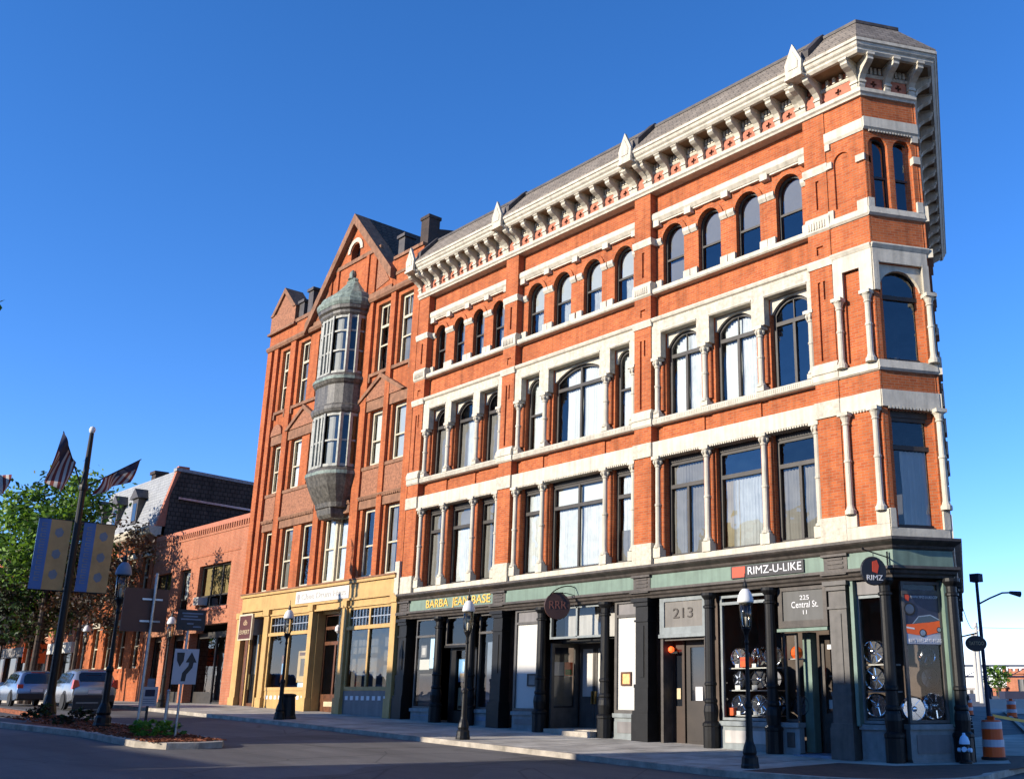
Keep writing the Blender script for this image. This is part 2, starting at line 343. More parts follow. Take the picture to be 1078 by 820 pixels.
M['sky_poster'] = mat('pale_blue_poster_ink', (.45,.66,.85), .5, var=.05)
M['skin_tan'] = mat('poster_tan_ink', (.55,.38,.22), .5, var=.3, vs=8)
M['posterorange'] = mat('poster_orange_ink', (.80,.12,.015), .4, var=.1)
M['steelblue'] = mat('bluish_steel', (.15,.19,.25), .6, var=.2)
M['red_lamp'] = glow('red_signal_glow', (1.0, .10, .02), 1.2)
M['whitewall'] = mat('pale_render', (.42,.40,.37), .8, var=.1, streak=.2)
M['plaqueorange'] = mat('plaque_face', (.75,.42,.16), .5, var=.2, vs=12)
# ---------------------------------------------------------------- ground, road, pavements
US = [-400, -260, -160, -110, -80, -60, -48, -36, -30, -25, -20.7, -15, -10, -5, -1, 6, 14, 30, 60, 160, 400]
VS = [-400, -150, -60, -34, -25, -18, -12, -9, -4.7, 0, 6, 15, 30, 60, 120, 200, 400]
def pave_z(u, v): return G(u)
g = MB()
g._add([(u, v, G(u) + ROAD) for v in VS for u in US], [(j*len(US)+i, j*len(US)+i+1, (j+1)*len(US)+i+1, (j+1)*len(US)+i) for j in range(len(VS)-1) for i in range(len(US)-1)])
tag(g.build('road', M['road'], recalc=False), None, kind='structure')
SD = Vector((-.47, .883)); SN = Vector((.883, .47))            # side street: along, outward
Fp = Vector((.63, 0)); CD = Vector((.480, .877)); CD.normalize(); Gp = Fp + CD * 1.65; CROT = math.atan2(CD.y, CD.x)
def arc(c, r, a0, a1, n): return [(c[0] + r * math.cos(a0 + (a1-a0) * i / n), c[1] + r * math.sin(a0 + (a1-a0) * i / n)) for i in range(n+1)]
# pavement edge: along the street, round the corner, up the side street
def edge_pts(out):
    front = -4.7 - out
    pts = [(u, front) for u in US if -170 < u < -.5]
    p_side = Gp + SN * (2.3 + out)
    c = Vector((1.55, -2.5)); r = 2.2 + out
    pts += [(c.x + r * math.cos(t), c.y + r * math.sin(t)) for t in [R(-90 + i * (90 + 28) / 10) for i in range(11)]]
    pts += [tuple(p_side + SD * 3), tuple(p_side + SD * 12), tuple(p_side + SD * 30), tuple(p_side + SD * 60)]
    return pts
inner = edge_pts(-.18); outer = edge_pts(0)
s = MB()
back = [(p[0], .9) for p in inner[:-4]]
for i, p in enumerate(inner):       # strip from the kerb to under the buildings
    pass
nI = len(inner); k0 = max(i for i, p in enumerate(inner) if p[0] < -.5 and p[1] < -4)
st_ = inner[:k0+1]; n_ = len(st_)
s._add([(*p, G(p[0])) for p in st_] + [(p[0], 1.2, G(p[0])) for p in st_], [(i, i+1, n_+i+1, n_+i) for i in range(n_-1)])
cpoly = inner[k0:] + [tuple(Gp + SD*60 - SN*.8), tuple(Gp + SD*1.0 - SN*.8), (.2, 1.2), (-1, 1.2)]
s._add([(*p, 0) for p in cpoly], [list(t) for t in tessellate_polygon([[Vector((*p, 0)) for p in cpoly]])])
tag(s.build('pavement', M['concrete'], recalc=False), None, kind='structure')
k = MB()
for i in range(nI-1):
    a, b, c, d = inner[i], inner[i+1], outer[i+1], outer[i]
    za, zb = G(a[0]), G(b[0])
    k._add([(*a, za+.004), (*b, zb+.004), (*c, zb+.004), (*d, za+.004), (*d, za-.2), (*c, zb-.2)], [(0,1,2,3), (3,2,5,4)])
tag(k.build('kerb', M['kerb'], recalc=False), None, kind='structure')
# pavement joints and the brick paving at the corner
j = MB()
for i in range(26):
    u = -1.6 - i * 1.55
    j._add([(u-.018, -4.5, G(u)+.004), (u+.018, -4.5, G(u)+.004), (u+.018, -.2, G(u)+.004), (u-.018, -.2, G(u)+.004)], [(0,1,2,3)])
for a, b in zip([-36, -30, -25, -20.7, -15, -10, -5], [-30, -25, -20.7, -15, -10, -5, -1.3]):
    j._add([(a, -2.41, G(a)+.004), (b, -2.41, G(b)+.004), (b, -2.39, G(b)+.004), (a, -2.39, G(a)+.004)], [(0,1,2,3)])
tag(j.build('pavement_joint', M['roof'], recalc=False), None, kind='structure')
pv = MB()
pp = [(-.6, -4.5)] + [p for p in inner if p[1] > -4.6 and p[0] > -.5 and p[1] < 3.2] + [tuple(Gp + SN*2.1 + SD*.8), tuple(Gp + SN*2.1 + SD*3), tuple(Gp + SN*.9 + SD*3), tuple(Gp + SN*.95 - SD*.2), (.9, -.95), (-.6, -.95)]
pv.prism(pp, 'z', -.02, .006)
tag(pv.build('brick_paving', M['pavers']), None, kind='structure')
# far pavement, behind the camera
fp_ = MB(); n_ = len(US)
fp_._add([(u, -18.6, G(u)) for u in US] + [(u, -45, G(u)) for u in US] + [(u, -18.6, G(u)-.2) for u in US], [(i, i+1, n_+i+1, n_+i) for i in range(n_-1)] + [(i, i+1, 2*n_+i+1, 2*n_+i) for i in range(n_-1)])
tag(fp_.build('opposite_pavement', M['concrete'], recalc=False), None, kind='structure')
# median island with a mulch bed
isl = [(-12.75, -11.0), (-12.9, -10.35), (-13.6, -10.0)] + [(u, -9.85) for u in (-18, -24, -30, -36, -46, -58)] + [(-58, -13.6), (-46, -13.5), (-36, -13.4), (-30, -13.2), (-24, -12.9), (-18, -12.05), (-14.0, -12.1), (-13.0, -11.7)]
def inset_poly(P, d):
    out = []
    n = len(P)
    for i in range(n):
        a, b, c = Vector(P[i-1]), Vector(P[i]), Vector(P[(i+1) % n])
        d1 = (b-a).normalized(); d2 = (c-b).normalized(); n1 = Vector((-d1.y, d1.x)); n2 = Vector((-d2.y, d2.x))
        m_ = (n1+n2).normalized(); out.append(tuple(b + m_ * d / max(.4, m_.dot(n1))))
    return out
isi = inset_poly(isl, .22); n_ = len(isl)
ik = MB()
ik._add([(*p, G(p[0])+.02) for p in isl] + [(*p, G(p[0])+.03) for p in isi] + [(*p, G(p[0])-.2) for p in isl],
        [(i, (i+1) % n_, n_+(i+1) % n_, n_+i) for i in range(n_)] + [(i, (i+1) % n_, 2*n_+(i+1) % n_, 2*n_+i) for i in range(n_)])
tag(ik.build('median_kerb', M['kerb'], recalc=False), None, kind='structure')
mu = MB()
mu._add([(*p, G(p[0])+.02) for p in isi], [[i, i+1, n_-1-i-1+0, n_-1-i] if False else [i] * 0 for i in range(0)])
tri = tessellate_polygon([[Vector((*p, 0)) for p in isi]]); mu.f += [list(t) for t in tri]; mu.m += [0] * len(tri)
tag(mu.build('mulch_bed', M['mulch'], recalc=True), None, kind='structure')
# mulch chips, one loose mass
ch = MB()
for i in range(2600):
    u = -13.2 - 14 * rnd.random() ** 1.5; v = -12.0 + 1.9 * rnd.random(); z = G(u) + .025; t = rnd.random() * 6.3; l = .03 + .05 * rnd.random(); w = .015
    ch.quad((u+l*math.cos(t), v+l*math.sin(t), z+.02*rnd.random()), (u-w*math.sin(t), v+w*math.cos(t), z+.03), (u-l*math.cos(t), v-l*math.sin(t), z+.02*rnd.random()), (u+w*math.sin(t), v-w*math.cos(t), z))
tag(ch.build('mulch_chips', M['mulch'], recalc=False), 'red bark chips spread over the median island', 'mulch', kind='stuff')

# ---------------------------------------------------------------- window builder
def opening(u0, u1, z0, z1, rise=0.0, n=12):
    P = [(u0, z0), (u1, z0)]
    if rise <= 0: return P + [(u1, z1), (u0, z1)]
    w = (u1 - u0) / 2; r = (w*w + rise*rise) / (2*rise); cx = (u0+u1)/2; cz = z1 - r; a = math.asin(min(1, w / r))
    if rise > w * .999: a = math.pi/2
    for i in range(n+1):
        t = a - 2*a*i/n; P.append((cx + r*math.sin(t), cz + r*math.cos(t)))
    return P
def cover_mesh(kind, x0, x1, z0, z1, y):
    b = MB()
    if kind == 'blind': b.box(x0, x1, y, y+.012, z0, z1)
    else:
        w = x1 - x0; ph = rnd.random() * 6; nu = max(10, int(w * 26)); per = .11
        b.grid(nu, 4, lambda s_, t: (x0 + w*s_ + .012*math.sin(9*t+ph), y + .05*math.sin(2*math.pi*(x0+w*s_)/per + ph + .8*math.sin(3*s_*w)) * (1.15-.35*t), z0 + (z1-z0)*t))
    return b
def window(par, u0, u1, z0, z1, y, rise=0., fm='wood_dark', t=.07, transom=None, mull=None, mull_z=None, rail=None, covers=(), glass='glass', loc=(0,0,0), rz=0, sub=None, deep=.09, label=None):
    f = MB(); outr = opening(u0, u1, z0, z1, rise)
    innr = opening(u0+t, u1-t, z0+t*1.2, z1-t, rise * (u1-u0-2*t) / (u1-u0) if rise else 0)
    f.holed(outr, [innr], y, y+deep)
    f.box(u0-.0, u1+.0, y-.035, y-.001, z0-.0, z0+.06)
    if transom: f.box(u0+t*.9, u1-t*.9, y-.02, y+.075, transom-.06, transom+.06)
    zt = z1 - (rise or t)
    if mull:
        for mx_ in mull:
            x = u0 + (u1-u0)*mx_; f.box(x-.045, x+.045, y-.012, y+.07, z0+t, mull_z if mull_z else (z1 - t*.5))
    if rail: f.box(u0+t*.9, u1-t*.9, y+.005, y+.065, rail-.035, rail+.035)
    if sub:
        for mx_, za, zb in sub:
            x = u0 + (u1-u0)*mx_; f.box(x-.016, x+.016, y+.01, y+.06, za, zb)
    w = f.build('window', M[fm], par, loc, rz, label=label)
    p = MB(); gp = opening(u0+t*.6, u1-t*.6, z0+t*.7, z1-t*.6, rise*.97 if rise else 0)
    p._add([(a, y+.045, b) for a, b in gp], [list(range(len(gp)))])
    p.build('pane', M[glass], w, recalc=False)
    for kind, a, b, c, d, mm in covers:
        W_, H_ = u1-u0-2*t, z1-z0-2*t
        cover_mesh(kind, u0+t+W_*a, u0+t+W_*b, z0+t+H_*c, z0+t+H_*d, y+.14).build('curtain' if kind != 'blind' else 'blind', M[mm], w, smooth=(kind != 'blind'), recalc=False)
    return w
def rect(u0, u1, z0, z1): return [(u0, z0), (u1, z0), (u1, z1), (u0, z1)]
# ================================================================ the flatiron building
FL = thing('flatiron_building', 'long four-storey red brick corner building with cream stone trim, bracketed cornice and dark shopfronts', 'building')
P = FL
PIL = [(-21.6, -20.85), (-15.55, -14.80), (-8.45, -7.70), (-1.40, -.66)]
BAYS = [(-20.85, -15.55), (-14.80, -8.45), (-7.70, -1.40)]
O23 = [[(-20.40, -19.30), (-18.85, -17.42), (-16.95, -15.85)], [(-14.40, -13.40), (-12.85, -10.20), (-9.65, -8.75)], [(-7.28, -5.78), (-5.22, -3.60), (-3.08, -1.58)]]
COLS = [[-20.66, -19.08, -17.18, -15.70], [-14.62, -13.12, -9.92, -8.60], [-7.52, -5.50, -3.34, -1.53]]
O4 = [[(-20.57, -19.85), (-19.25, -18.53), (-17.95, -17.22), (-16.65, -15.92)], [(-14.45, -13.52), (-12.95, -12.0), (-11.32, -10.37), (-9.72, -8.78)], [(-7.38, -6.45), (-5.82, -4.88), (-4.25, -3.31), (-2.69, -1.74)]]
Z4S = [16.30, 16.36, 16.42]
YB, YW = .28, .44            # bay wall plane, window plane
for b, (L, Rr) in enumerate(BAYS):
    holes = [opening(x0-.05, x1+.02, 5.49, 8.60) for x0, x1 in O23[b]] + [opening(x0, x1, 9.92, 12.70) for x0, x1 in O23[b]]
    holes += [opening(x0, x1, 14.28, Z4S[b], (x1-x0)/2) for x0, x1 in O4[b]]
    MB().holed(rect(L-.05, Rr+.05, 5.30, 17.9), holes, YB, YB+.34).build('wall', M['brick'], P)
    # recessed spandrel panels: three raised brick fields between second floor lintel and third floor sill
    sp = MB()
    for x0, x1 in O23[b]: sp.box(x0-.12, x1+.12, YB-.05, YB-.002, 9.10, 9.62)
    sp.build('spandrel', M['brick'], P)
    st = MB()                                            # cream stone of the bay
    st.box(L+.0, Rr-.0, .06, YB+.10, 5.28, 5.485)        # base band
    st.build('base_band', M['stone'], P)
    li = MB(); li.box(L, Rr, .02, YB+.12, 8.62, 9.09)
    for x0, x1 in O23[b]:                                # rope moulding under the lintel
        n = max(4, int((x1 - x0 + .2) / .085))
        for i in range(n):
            x = x0 - .1 + (x1 - x0 + .2) * (i + .5) / n; li.tube((x, .03, 8.60), (x, YB+.1, 8.60), .036, .036, 6)
    li.build('lintel', M['stone'], P)
    si = MB(); si.prism([(.0, 9.66), (.05, 9.63), (YB, 9.63), (YB+.12, 9.86), (.06, 9.86), (.0, 9.83)], 'x', L, Rr); 
    n = int((Rr-L)/.07)
    for i in range(n): si.box(L + (Rr-L)*i/n + .01, L + (Rr-L)*i/n + .045, -.012, .02, 9.69, 9.80)
    si.build_split('sill', M['stone'], P)
    # third-floor stone screen: panels with a moulding, jamb blocks down to the capitals
    sc_ = MB(); sc_.box(L, Rr, .04, .30, 12.72, 13.12); 
    cs = COLS[b]
    jamb = [(L, O23[b][0][0]-.02)] + [(O23[b][i][1]+.02, O23[b][i+1][0]-.02) for i in range(2)] + [(O23[b][2][1]+.02, Rr)]
    for a, c in jamb: sc_.box(a, c, .04, .30, 11.84, 12.72)
    sc_.build('stone_screen', M['stone2'], P)
    mo = MB(); mo.prism([(-.05, 13.16), (-.02, 13.09), (.05, 13.05), (.05, 12.99), (YB+.05, 12.99), (YB+.05, 13.20), (-.04, 13.20)], 'x', L, Rr)
    for x0, x1 in O23[b]: mo.prism([(.02, 12.74), (.0, 12.70), (.04, 12.66), (.30, 12.66), (.30, 12.74)], 'x', x0-.02, x1+.02)
    mo.build('moulding', M['stone'], P)
    for k_, (x0, x1) in enumerate(O23[b]):               # arched head behind each stone opening
        rise = (x1-x0)/2 if (b == 1 and k_ != 1) else .42
        top = 12.60 if b != 1 or k_ == 1 else 12.58
        MB().holed(rect(x0-.02, x1+.02, 12.0, 12.70), [], .44, .45) if False else None
        pts = opening(x0+.05, x1-.05, 11.7, top, rise * .95)[2:]
        arcp = [(x1+.01, 12.66)] + [(x0-.01, 12.66)] + [(x0-.01, pts[-1][1])] + pts[::-1] + [(x1+.01, pts[0][1])]
        MB().prism(arcp, 'y', .33, .42).build('arched_head', M['stone'], P)
    # columns of second and third floors
    for cx in cs:
        for zb, zt in ((5.49, 8.62), (9.86, 11.84)):
            c = MB(); H_ = zt - zb; rr = .085
            c.box(cx-.16, cx+.16, .02, YB+.02, zb, zb+.30) if H_ > 2.5 else c.box(cx-.14, cx+.14, .02, YB+.02, zb, zb+.14)
            b0 = zb + (.30 if H_ > 2.5 else .14)
            c.lathe(cx, .12, [(.14, b0), (.14, b0+.06), (.10, b0+.10), (rr, b0+.18), (rr, zb+H_*.5), (rr+.018, zb+H_*.5+.02), (rr+.018, zb+H_*.5+.07), (rr*.96, zb+H_*.5+.09), (rr*.93, zt-.34), (rr+.02, zt-.32), (rr+.02, zt-.29), (rr, zt-.27), (.13, zt-.14), (.15, zt-.12), (.15, zt-.10)], 12)
            c.box(cx-.16, cx+.16, -.03, YB+.02, zt-.10, zt-.002)
            for q in range(6):
                t = 2*math.pi*q/6; c.lathe(cx+.12*math.cos(t), .12+.12*math.sin(t), [(.01, zt-.26), (.045, zt-.2), (.045, zt-.15), (.01, zt-.11)], 6)
            c.build('column', M['stone'], P, smooth=False)
            h = MB(); h.lathe(cx+.12, .24, [(.075, zb+.25), (.075, zt-.25)], 10); h.build('brick_shaft', M['brick'], P)
    # fourth floor: sill, hood, archivolts, impost and foot blocks
    s4 = MB(); s4.prism([(.02, 14.10), (.06, 14.06), (YB, 14.06), (YB+.14, 14.27), (.08, 14.26), (.02, 14.22)], 'x', L, Rr); s4.build_split('sill', M['stone'], P)
    hd = MB(); hd.prism([(.10, 16.70), (.14, 16.64), (YB, 16.64), (YB, 16.98), (.10, 16.98), (.06, 16.92), (.06, 16.76)], 'x', L, Rr)
    pieces = [L] + [(O4[b][i][1] + O4[b][i+1][0]) / 2 for i in range(3)] + [Rr]
    for i, px in enumerate(pieces):
        w = .14; x = min(max(px, L + w), Rr - w); hd.box(x - w, x + w, .10, YB, 16.48, 16.70)
    for i in range(4): hd.box(pieces[i]+.2, pieces[i+1]-.2, .16, YB, 16.585, 16.645)
    hd.build('hood', M['stone'], P)
    for k_, (x0, x1) in enumerate(O4[b]):
        zt = Z4S[b]; ring = MB(); ro = opening(x0-.16, x1+.16, 14.27, zt+.16, (x1-x0)/2+.16); ri = opening(x0, x1, 14.27, zt, (x1-x0)/2)
        op = ro[2:] + ri[2:][::-1]
        ring.prism(op, 'y', YB-.05, YB-.002); ring.build('archivolt', M['brick'], P)
        pr_ = MB(); z_ = zt - (x1-x0)/2
        for xx in (x0-.30, x1+.02):
            pr_.prism([(YB-.10, z_-.02), (YB-.03, z_-.12), (YB, z_-.12), (YB, z_+.10), (YB-.10, z_+.10)], 'x', xx, xx+.28)
            pr_.box(xx, xx+.28, YB-.08, YB, 14.26, 14.56)
        pr_.build_split('impost', M['stone'], P)
    # windows
    for k_, (x0, x1) in enumerate(O23[b]):
        wide = b == 1 and k_ == 1
        # ---- second floor
        if b == 0: cov = [('curtain', .0, .45, 0, 1, 'curtain_grey'), ('curtain', .55, .98, 0, 1, 'curtain_grey')] if k_ != 1 else [('curtain', .1, .98, 0, .72, 'curtain'), ('blind', .0, 1, .76, 1, 'curtain_grey')]
        elif b == 1: cov = [('curtain', .08, 1, .02, 1, 'curtain')] if k_ == 0 else ([('curtain', .05, .97, .02, .74, 'curtain'), ('blind', 0, 1, .76, 1, 'blind')] if k_ == 1 else [('curtain', .1, 1, .36, 1, 'curtain'), ('curtain', .1, .9, 0, .36, 'curtain_grey')])
        else: cov = [[('curtain', 0, 1, 0, 1, 'curtain_grey')], [('curtain', .02, .4, .02, .72, 'curtain_tan'), ('curtain', .22, .98, .0, .74, 'curtain')], [('curtain', 0, .5, 0, .75, 'curtain_grey'), ('curtain', .45, 1, 0, .75, 'curtain_grey')]][k_]
        MB().box(x0-.05, x1+.02, YW-.03, YW+.1, 8.42, 8.598).build('head_shade_panel', M['wood_dark'], P)  # dark panel painted in for the shadow under the lintel
        window(P, x0-.05, x1+.02, 5.49, 8.418, YW, 0, transom=7.66, mull=[.5] if (wide or (b == 2 and k_ != 1)) else None, mull_z=None if wide else 7.66, covers=cov, t=.09, glass='glass_blue' if (b == 2 and k_ == 1) else 'glass')
        # ---- third floor
        rise = (x1-x0)/2 if (b == 1 and not wide) else .42
        top = 12.60 if b != 1 or wide else 12.58
        if b == 0: cov = [('curtain', .0, .55, 0, .74, 'curtain_grey'), ('curtain', .6, .98, 0, .74, 'curtain')] if k_ != 1 else [('curtain', .0, .34, 0, .78, 'curtain_grey'), ('curtain', .36, .98, 0, .76, 'curtain')]
        elif b == 1: cov = [('curtain', .10, 1, .02, .98, 'blind')] if k_ != 1 else [('curtain', .16, .48, .02, .98, 'blind'), ('curtain', .54, 1, .02, .98, 'blind')]
        else: cov = [('curtain', .06, .52, .0, .98, 'blind'), ('curtain', .56, .99, .0, .98, 'curtain')] if k_ < 2 else []
        window(P, x0+.04, x1-.04, 9.90, top, YW, rise*.97, transom=11.88 if not (b == 1 and not wide) else None, rail=11.25 if (b == 1 and not wide) else None,
               mull=[.5] if (b == 2 or wide) else None, mull_z=(None if wide else 11.9), sub=[(.5, 11.9, top-.05)] if b == 2 else None, covers=cov, t=.08, glass='glass_blue' if (b == 2 and k_ == 2) else 'glass')
    for k_, (x0, x1) in enumerate(O4[b]):
        if b == 0: cov = [('blind', .25, 1, .0, .98, 'blind_grey')]
        elif b == 1: cov = [('blind', .06, 1, .5, .98, 'blind'), ('curtain', .3, .98, 0, .5, 'curtain')]
        else: cov = [('blind', .03, 1, .44 if k_ else 0.0, .98, 'blind_grey')]
        window(P, x0, x1, 14.28, Z4S[b], YW-.02, (x1-x0)/2, rail=15.25, covers=cov, t=.06, glass='glass_blue')
# pilasters
for i, (a, c) in enumerate(PIL):
    pb = MB(); pb.box(a, c, .06, .62, 5.30, 17.9)
    m_ = (a+c)/2; holes = []
    if True:
        holes = [rect(m_-.02, m_+.09, 14.75, 15.65)] + [rect(m_-.12, m_-.03, 10.25, 12.55), rect(m_+.06, m_+.13, 12.0, 12.55), rect(m_-.1, m_+.12, 13.55, 13.62), rect(m_-.1, m_-.04, 13.36, 13.54)]
    pb.holed(rect(a, c, 5.30, 17.9), holes, 0, .058); pb.build('pilaster', M['brick'], P)
    w = MB()
    w.box(a-.03, c+.03, -.05, .5, 5.28, 5.95)
    w.box(a-.03, c+.03, -.05, .5, 8.64, 9.09)
    w.build_split('pilaster_block', M['stone2'] if i else M['stone2'], P)
    w = MB()
    w.prism([(-.06, 9.68), (-.02, 9.62), (.45, 9.62), (.45, 10.16), (-.03, 10.16), (-.09, 10.0), (-.09, 9.86), (-.06, 9.84)], 'x', a-.05, c+.05)
    w.prism([(-.07, 13.14), (-.03, 12.96), (.45, 12.96), (.45, 13.20), (-.05, 13.20)], 'x', a-.05, c+.05)
    w.prism([(-.05, 14.08), (-.0, 14.03), (.45, 14.03), (.45, 14.52), (-.02, 14.52), (-.07, 14.4)], 'x', a-.04, c+.04)
    for q in range(7): w.box(a + .06 + .09*q, a + .10 + .09*q, -.085, -.02, 14.14, 14.36)
    w.prism([(-.06, 16.00), (-.02, 15.84), (.45, 15.84), (.45, 16.08), (-.05, 16.08)], 'x', a-.06, c+.06)
    w.build_split('pilaster_moulding', M['stone'], P)
# ---- brick return panel between the last pilaster and the corner (main plane), with corner column
S0, S1 = -.66, .63
MB().holed(rect(S0, S1, 5.3, 17.9), [opening(-.42, .12, 14.55, 16.25, .27), rect(-.3, .22, 9.98, 12.6)], .03, .40).build('wall', M['brick'], P)
cp = MB(); cp.box(-.44, .14, .09, .42, 14.5, 16.3); cp.box(-.32, .24, .10, .42, 9.9, 12.65); cp.build_split('recessed_panel', M['brick'], P)
w = MB(); w.box(S0, S1+.02, -.04, .3, 5.28, 5.62); w.box(-.62, -.30, -.05, .3, 5.62, 5.95); w.box(.28, S1+.02, -.05, .3, 5.62, 5.98); w.box(S0, S1, -.03, .3, 8.64, 9.09)
for q in range(6): w.tube((-.28+.09*q, -.02, 8.62), (-.28+.09*q, .3, 8.62), .035, .035, 6)
w.prism([(-.05, 9.66), (0, 9.62), (.3, 9.62), (.3, 9.86), (-.03, 9.86)], 'x', S0, S1)
w.box(-.62, -.32, -.035, .3, 11.85, 12.6); w.box(.22, S1, -.035, .3, 11.85, 12.6); w.box(-.62, S1, -.03, .3, 12.60, 13.08)
w.prism([(-.09, 13.16), (-.04, 13.06), (.3, 13.06), (.3, 13.20), (-.08, 13.20)], 'x', S0, S1)
w.prism([(-.05, 14.10), (0, 14.04), (.3, 14.04), (.3, 14.27), (-.03, 14.27)], 'x', S0, S1); w.box(S0, -.48, -.03, .3, 14.27, 14.55); w.box(.3, S1+.0, -.03, .3, 14.27, 14.55)
w.box(S0, -.45, -.04, .3, 15.85, 16.05); w.box(.34, S1+.0, -.04, .3, 15.72, 15.92)
w.prism([(-.04, 16.72), (0, 16.64), (.3, 16.64), (.3, 17.0), (-.04, 17.0)], 'x', S0, S1)
w.box(S0, -.50, -.03, .3, 16.45, 16.64)
w.build_split('corner_trim', M['stone'], P)
def column(cx, cy, zb, zt, name='column', r=.085, loc=(0,0,0), rz=0):
    c = MB(); H_ = zt - zb
    c.lathe(cx, cy, [(.15, zb), (.15, zb+.1), (.11, zb+.15), (r, zb+.24), (r, zb+H_*.5), (r+.02, zb+H_*.5+.02), (r+.02, zb+H_*.5+.07), (r*.96, zb+H_*.5+.09), (r*.93, zt-.34), (r+.02, zt-.32), (r+.02, zt-.29), (r, zt-.27), (.13, zt-.14), (.15, zt-.12), (.15, zt-.10)], 12)
    c.box(cx-.16, cx+.16, cy-.16, cy+.14, zt-.10, zt-.002)
    return c.build('column', M['stone'], P, loc, rz)
for zb, zt in ((5.95, 8.64), (9.86, 11.85)):
    column(-.46, -.06, zb, zt); column(.44, -.06, zb, zt)
# ---- chamfer: wall in its own frame
CL = (Fp.x, Fp.y, 0)
CW = 1.65
c4 = [(.13, .73), (.90, 1.49)]
MB().holed(rect(0, CW, 5.3, 17.9), [opening(.16, 1.49, 5.52, 8.60), rect(.16, 1.48, 9.92, 12.655)] + [opening(a, b, 14.28, 16.50, (b-a)/2) for a, b in c4], .02, .42).build('wall', M['brick'], P, CL, CROT)
w = MB()
w.box(.0, CW, -.05, .3, 5.28, 5.51); w.box(.0, .15, -.06, .3, 5.51, 6.0); w.box(1.50, CW+.03, -.06, .3, 5.51, 6.0)
w.box(.0, CW+.02, -.05, .3, 8.64, 9.09)
for q in range(14): w.tube((.2+.1*q, -.06, 8.62), (.2+.1*q, .3, 8.62), .042, .042, 6)
w.prism([(-.08, 9.68), (-.03, 9.62), (.3, 9.62), (.3, 9.90), (-.05, 9.90)], 'x', -.02, CW+.05)
w.box(0, .16, -.06, .3, 11.85, 12.70); w.box(1.48, CW+.02, -.06, .3, 11.85, 12.70); w.box(0, CW, -.05, .3, 12.66, 13.08)
w.prism([(-.12, 13.16), (-.06, 13.06), (.3, 13.06), (.3, 13.20), (-.11, 13.20)], 'x', -.02, CW+.06)
w.prism([(-.08, 14.10), (-.02, 14.04), (.3, 14.04), (.3, 14.28), (-.05, 14.28)], 'x', -.02, CW+.05)
w.box(0, .18, -.05, .3, 14.28, 14.55); w.box(1.5, CW+.03, -.06, .3, 14.28, 14.6); w.box(1.48, CW+.05, -.07, .3, 15.78, 16.0)
w.prism([(-.10, 16.72), (-.04, 16.66), (.3, 16.66), (.3, 17.02), (-.10, 17.02)], 'x', -.02, CW+.03)
for q in range(15): w.tube((.18+.09*q, -.07, 16.63), (.18+.09*q, .2, 16.63), .034, .034, 6)
w.box(1.48, CW+.04, -.06, .3, 16.45, 16.66)
w.build_split('corner_trim', M['stone'], P, CL, CROT)
pts = opening(.20, 1.44, 11.5, 12.50, .56)[2:]
MB().prism([(1.479, 12.654), (.161, 12.654), (.161, pts[-1][1])] + pts[::-1] + [(1.479, pts[0][1])], 'y', .08, .19).build('arched_head', M['stone'], P, CL, CROT)
MB().box(.16, 1.49, .17, .30, 8.42, 8.598).build('head_shade_panel', M['wood_dark'], P, CL, CROT)  # same painted lintel shadow over the chamfer window
window(P, .16, 1.49, 5.52, 8.418, .20, 0, transom=7.62, t=.10, covers=[('curtain', .28, .99, 0, .72, 'lit_curtain')], glass='glass', loc=CL, rz=CROT)
window(P, .17, 1.47, 9.93, 12.58, .20, .58, transom=11.75, t=.09, glass='glass_blue', loc=CL, rz=CROT)
for a, b in c4: window(P, a, b, 14.28, 16.50, .17, (b-a)/2, rail=15.3, t=.05, fm='wood_dark', glass='glass_blue', loc=CL, rz=CROT)
for zb, zt in ((6.0, 8.64), (9.9, 11.85)):
    column(1.58, -.09, zb, zt, loc=CL, rz=CROT)
# ---- side facade (seen edge on)
SROT = math.atan2(SD.y, SD.x); SL = (Gp.x, Gp.y, 0); SLEN = 14.0
sh = []
sw = []
for i in range(4):
    x0 = 1.1 + i * 3.3
    for (za, zb, rs) in ((5.5, 8.44, 0), (9.95, 12.5, .4), (14.28, 16.4, .6)):
        sh.append(opening(x0, x0+1.3, za, zb, rs)); sw.append((x0, x0+1.3, za, zb, rs))
MB().holed(rect(0, SLEN, 5.3, 17.9), sh, .02, .40).build('wall', M['brick'], P, SL, SROT)
for q in sw: window(P, q[0], q[1], q[2], q[3], .24, q[4], rail=(q[2]+q[3])/2, glass='glass_blue', loc=SL, rz=SROT)
w = MB()
for i in range(5):
    x = .0 + i * 3.3
    for za, zb, o in ((5.28, 5.9, .10), (8.64, 9.09, .10), (9.62, 10.1, .18), (12.96, 13.2, .2), (14.04, 14.5, .18), (16.6, 17.0, .10)): w.box(x+.0, x+.7, -o, .1, za, zb)
for za, zb, o in ((9.62, 9.86, .12), (13.06, 13.2, .12), (14.04, 14.27, .12), (16.68, 17.0, .07), (8.66, 9.07, .06), (5.28, 5.5, .06)): w.box(.7, SLEN, -o, .1, za, zb)
w.build('side_trim', M['stone'], P, SL, SROT)
w = MB()
for i in range(5): w.box(i*3.3 + .03, i*3.3 + .67, -.06, .1, 5.3, 17.8)
w.build('side_pilaster', M['brick'], P, SL, SROT)
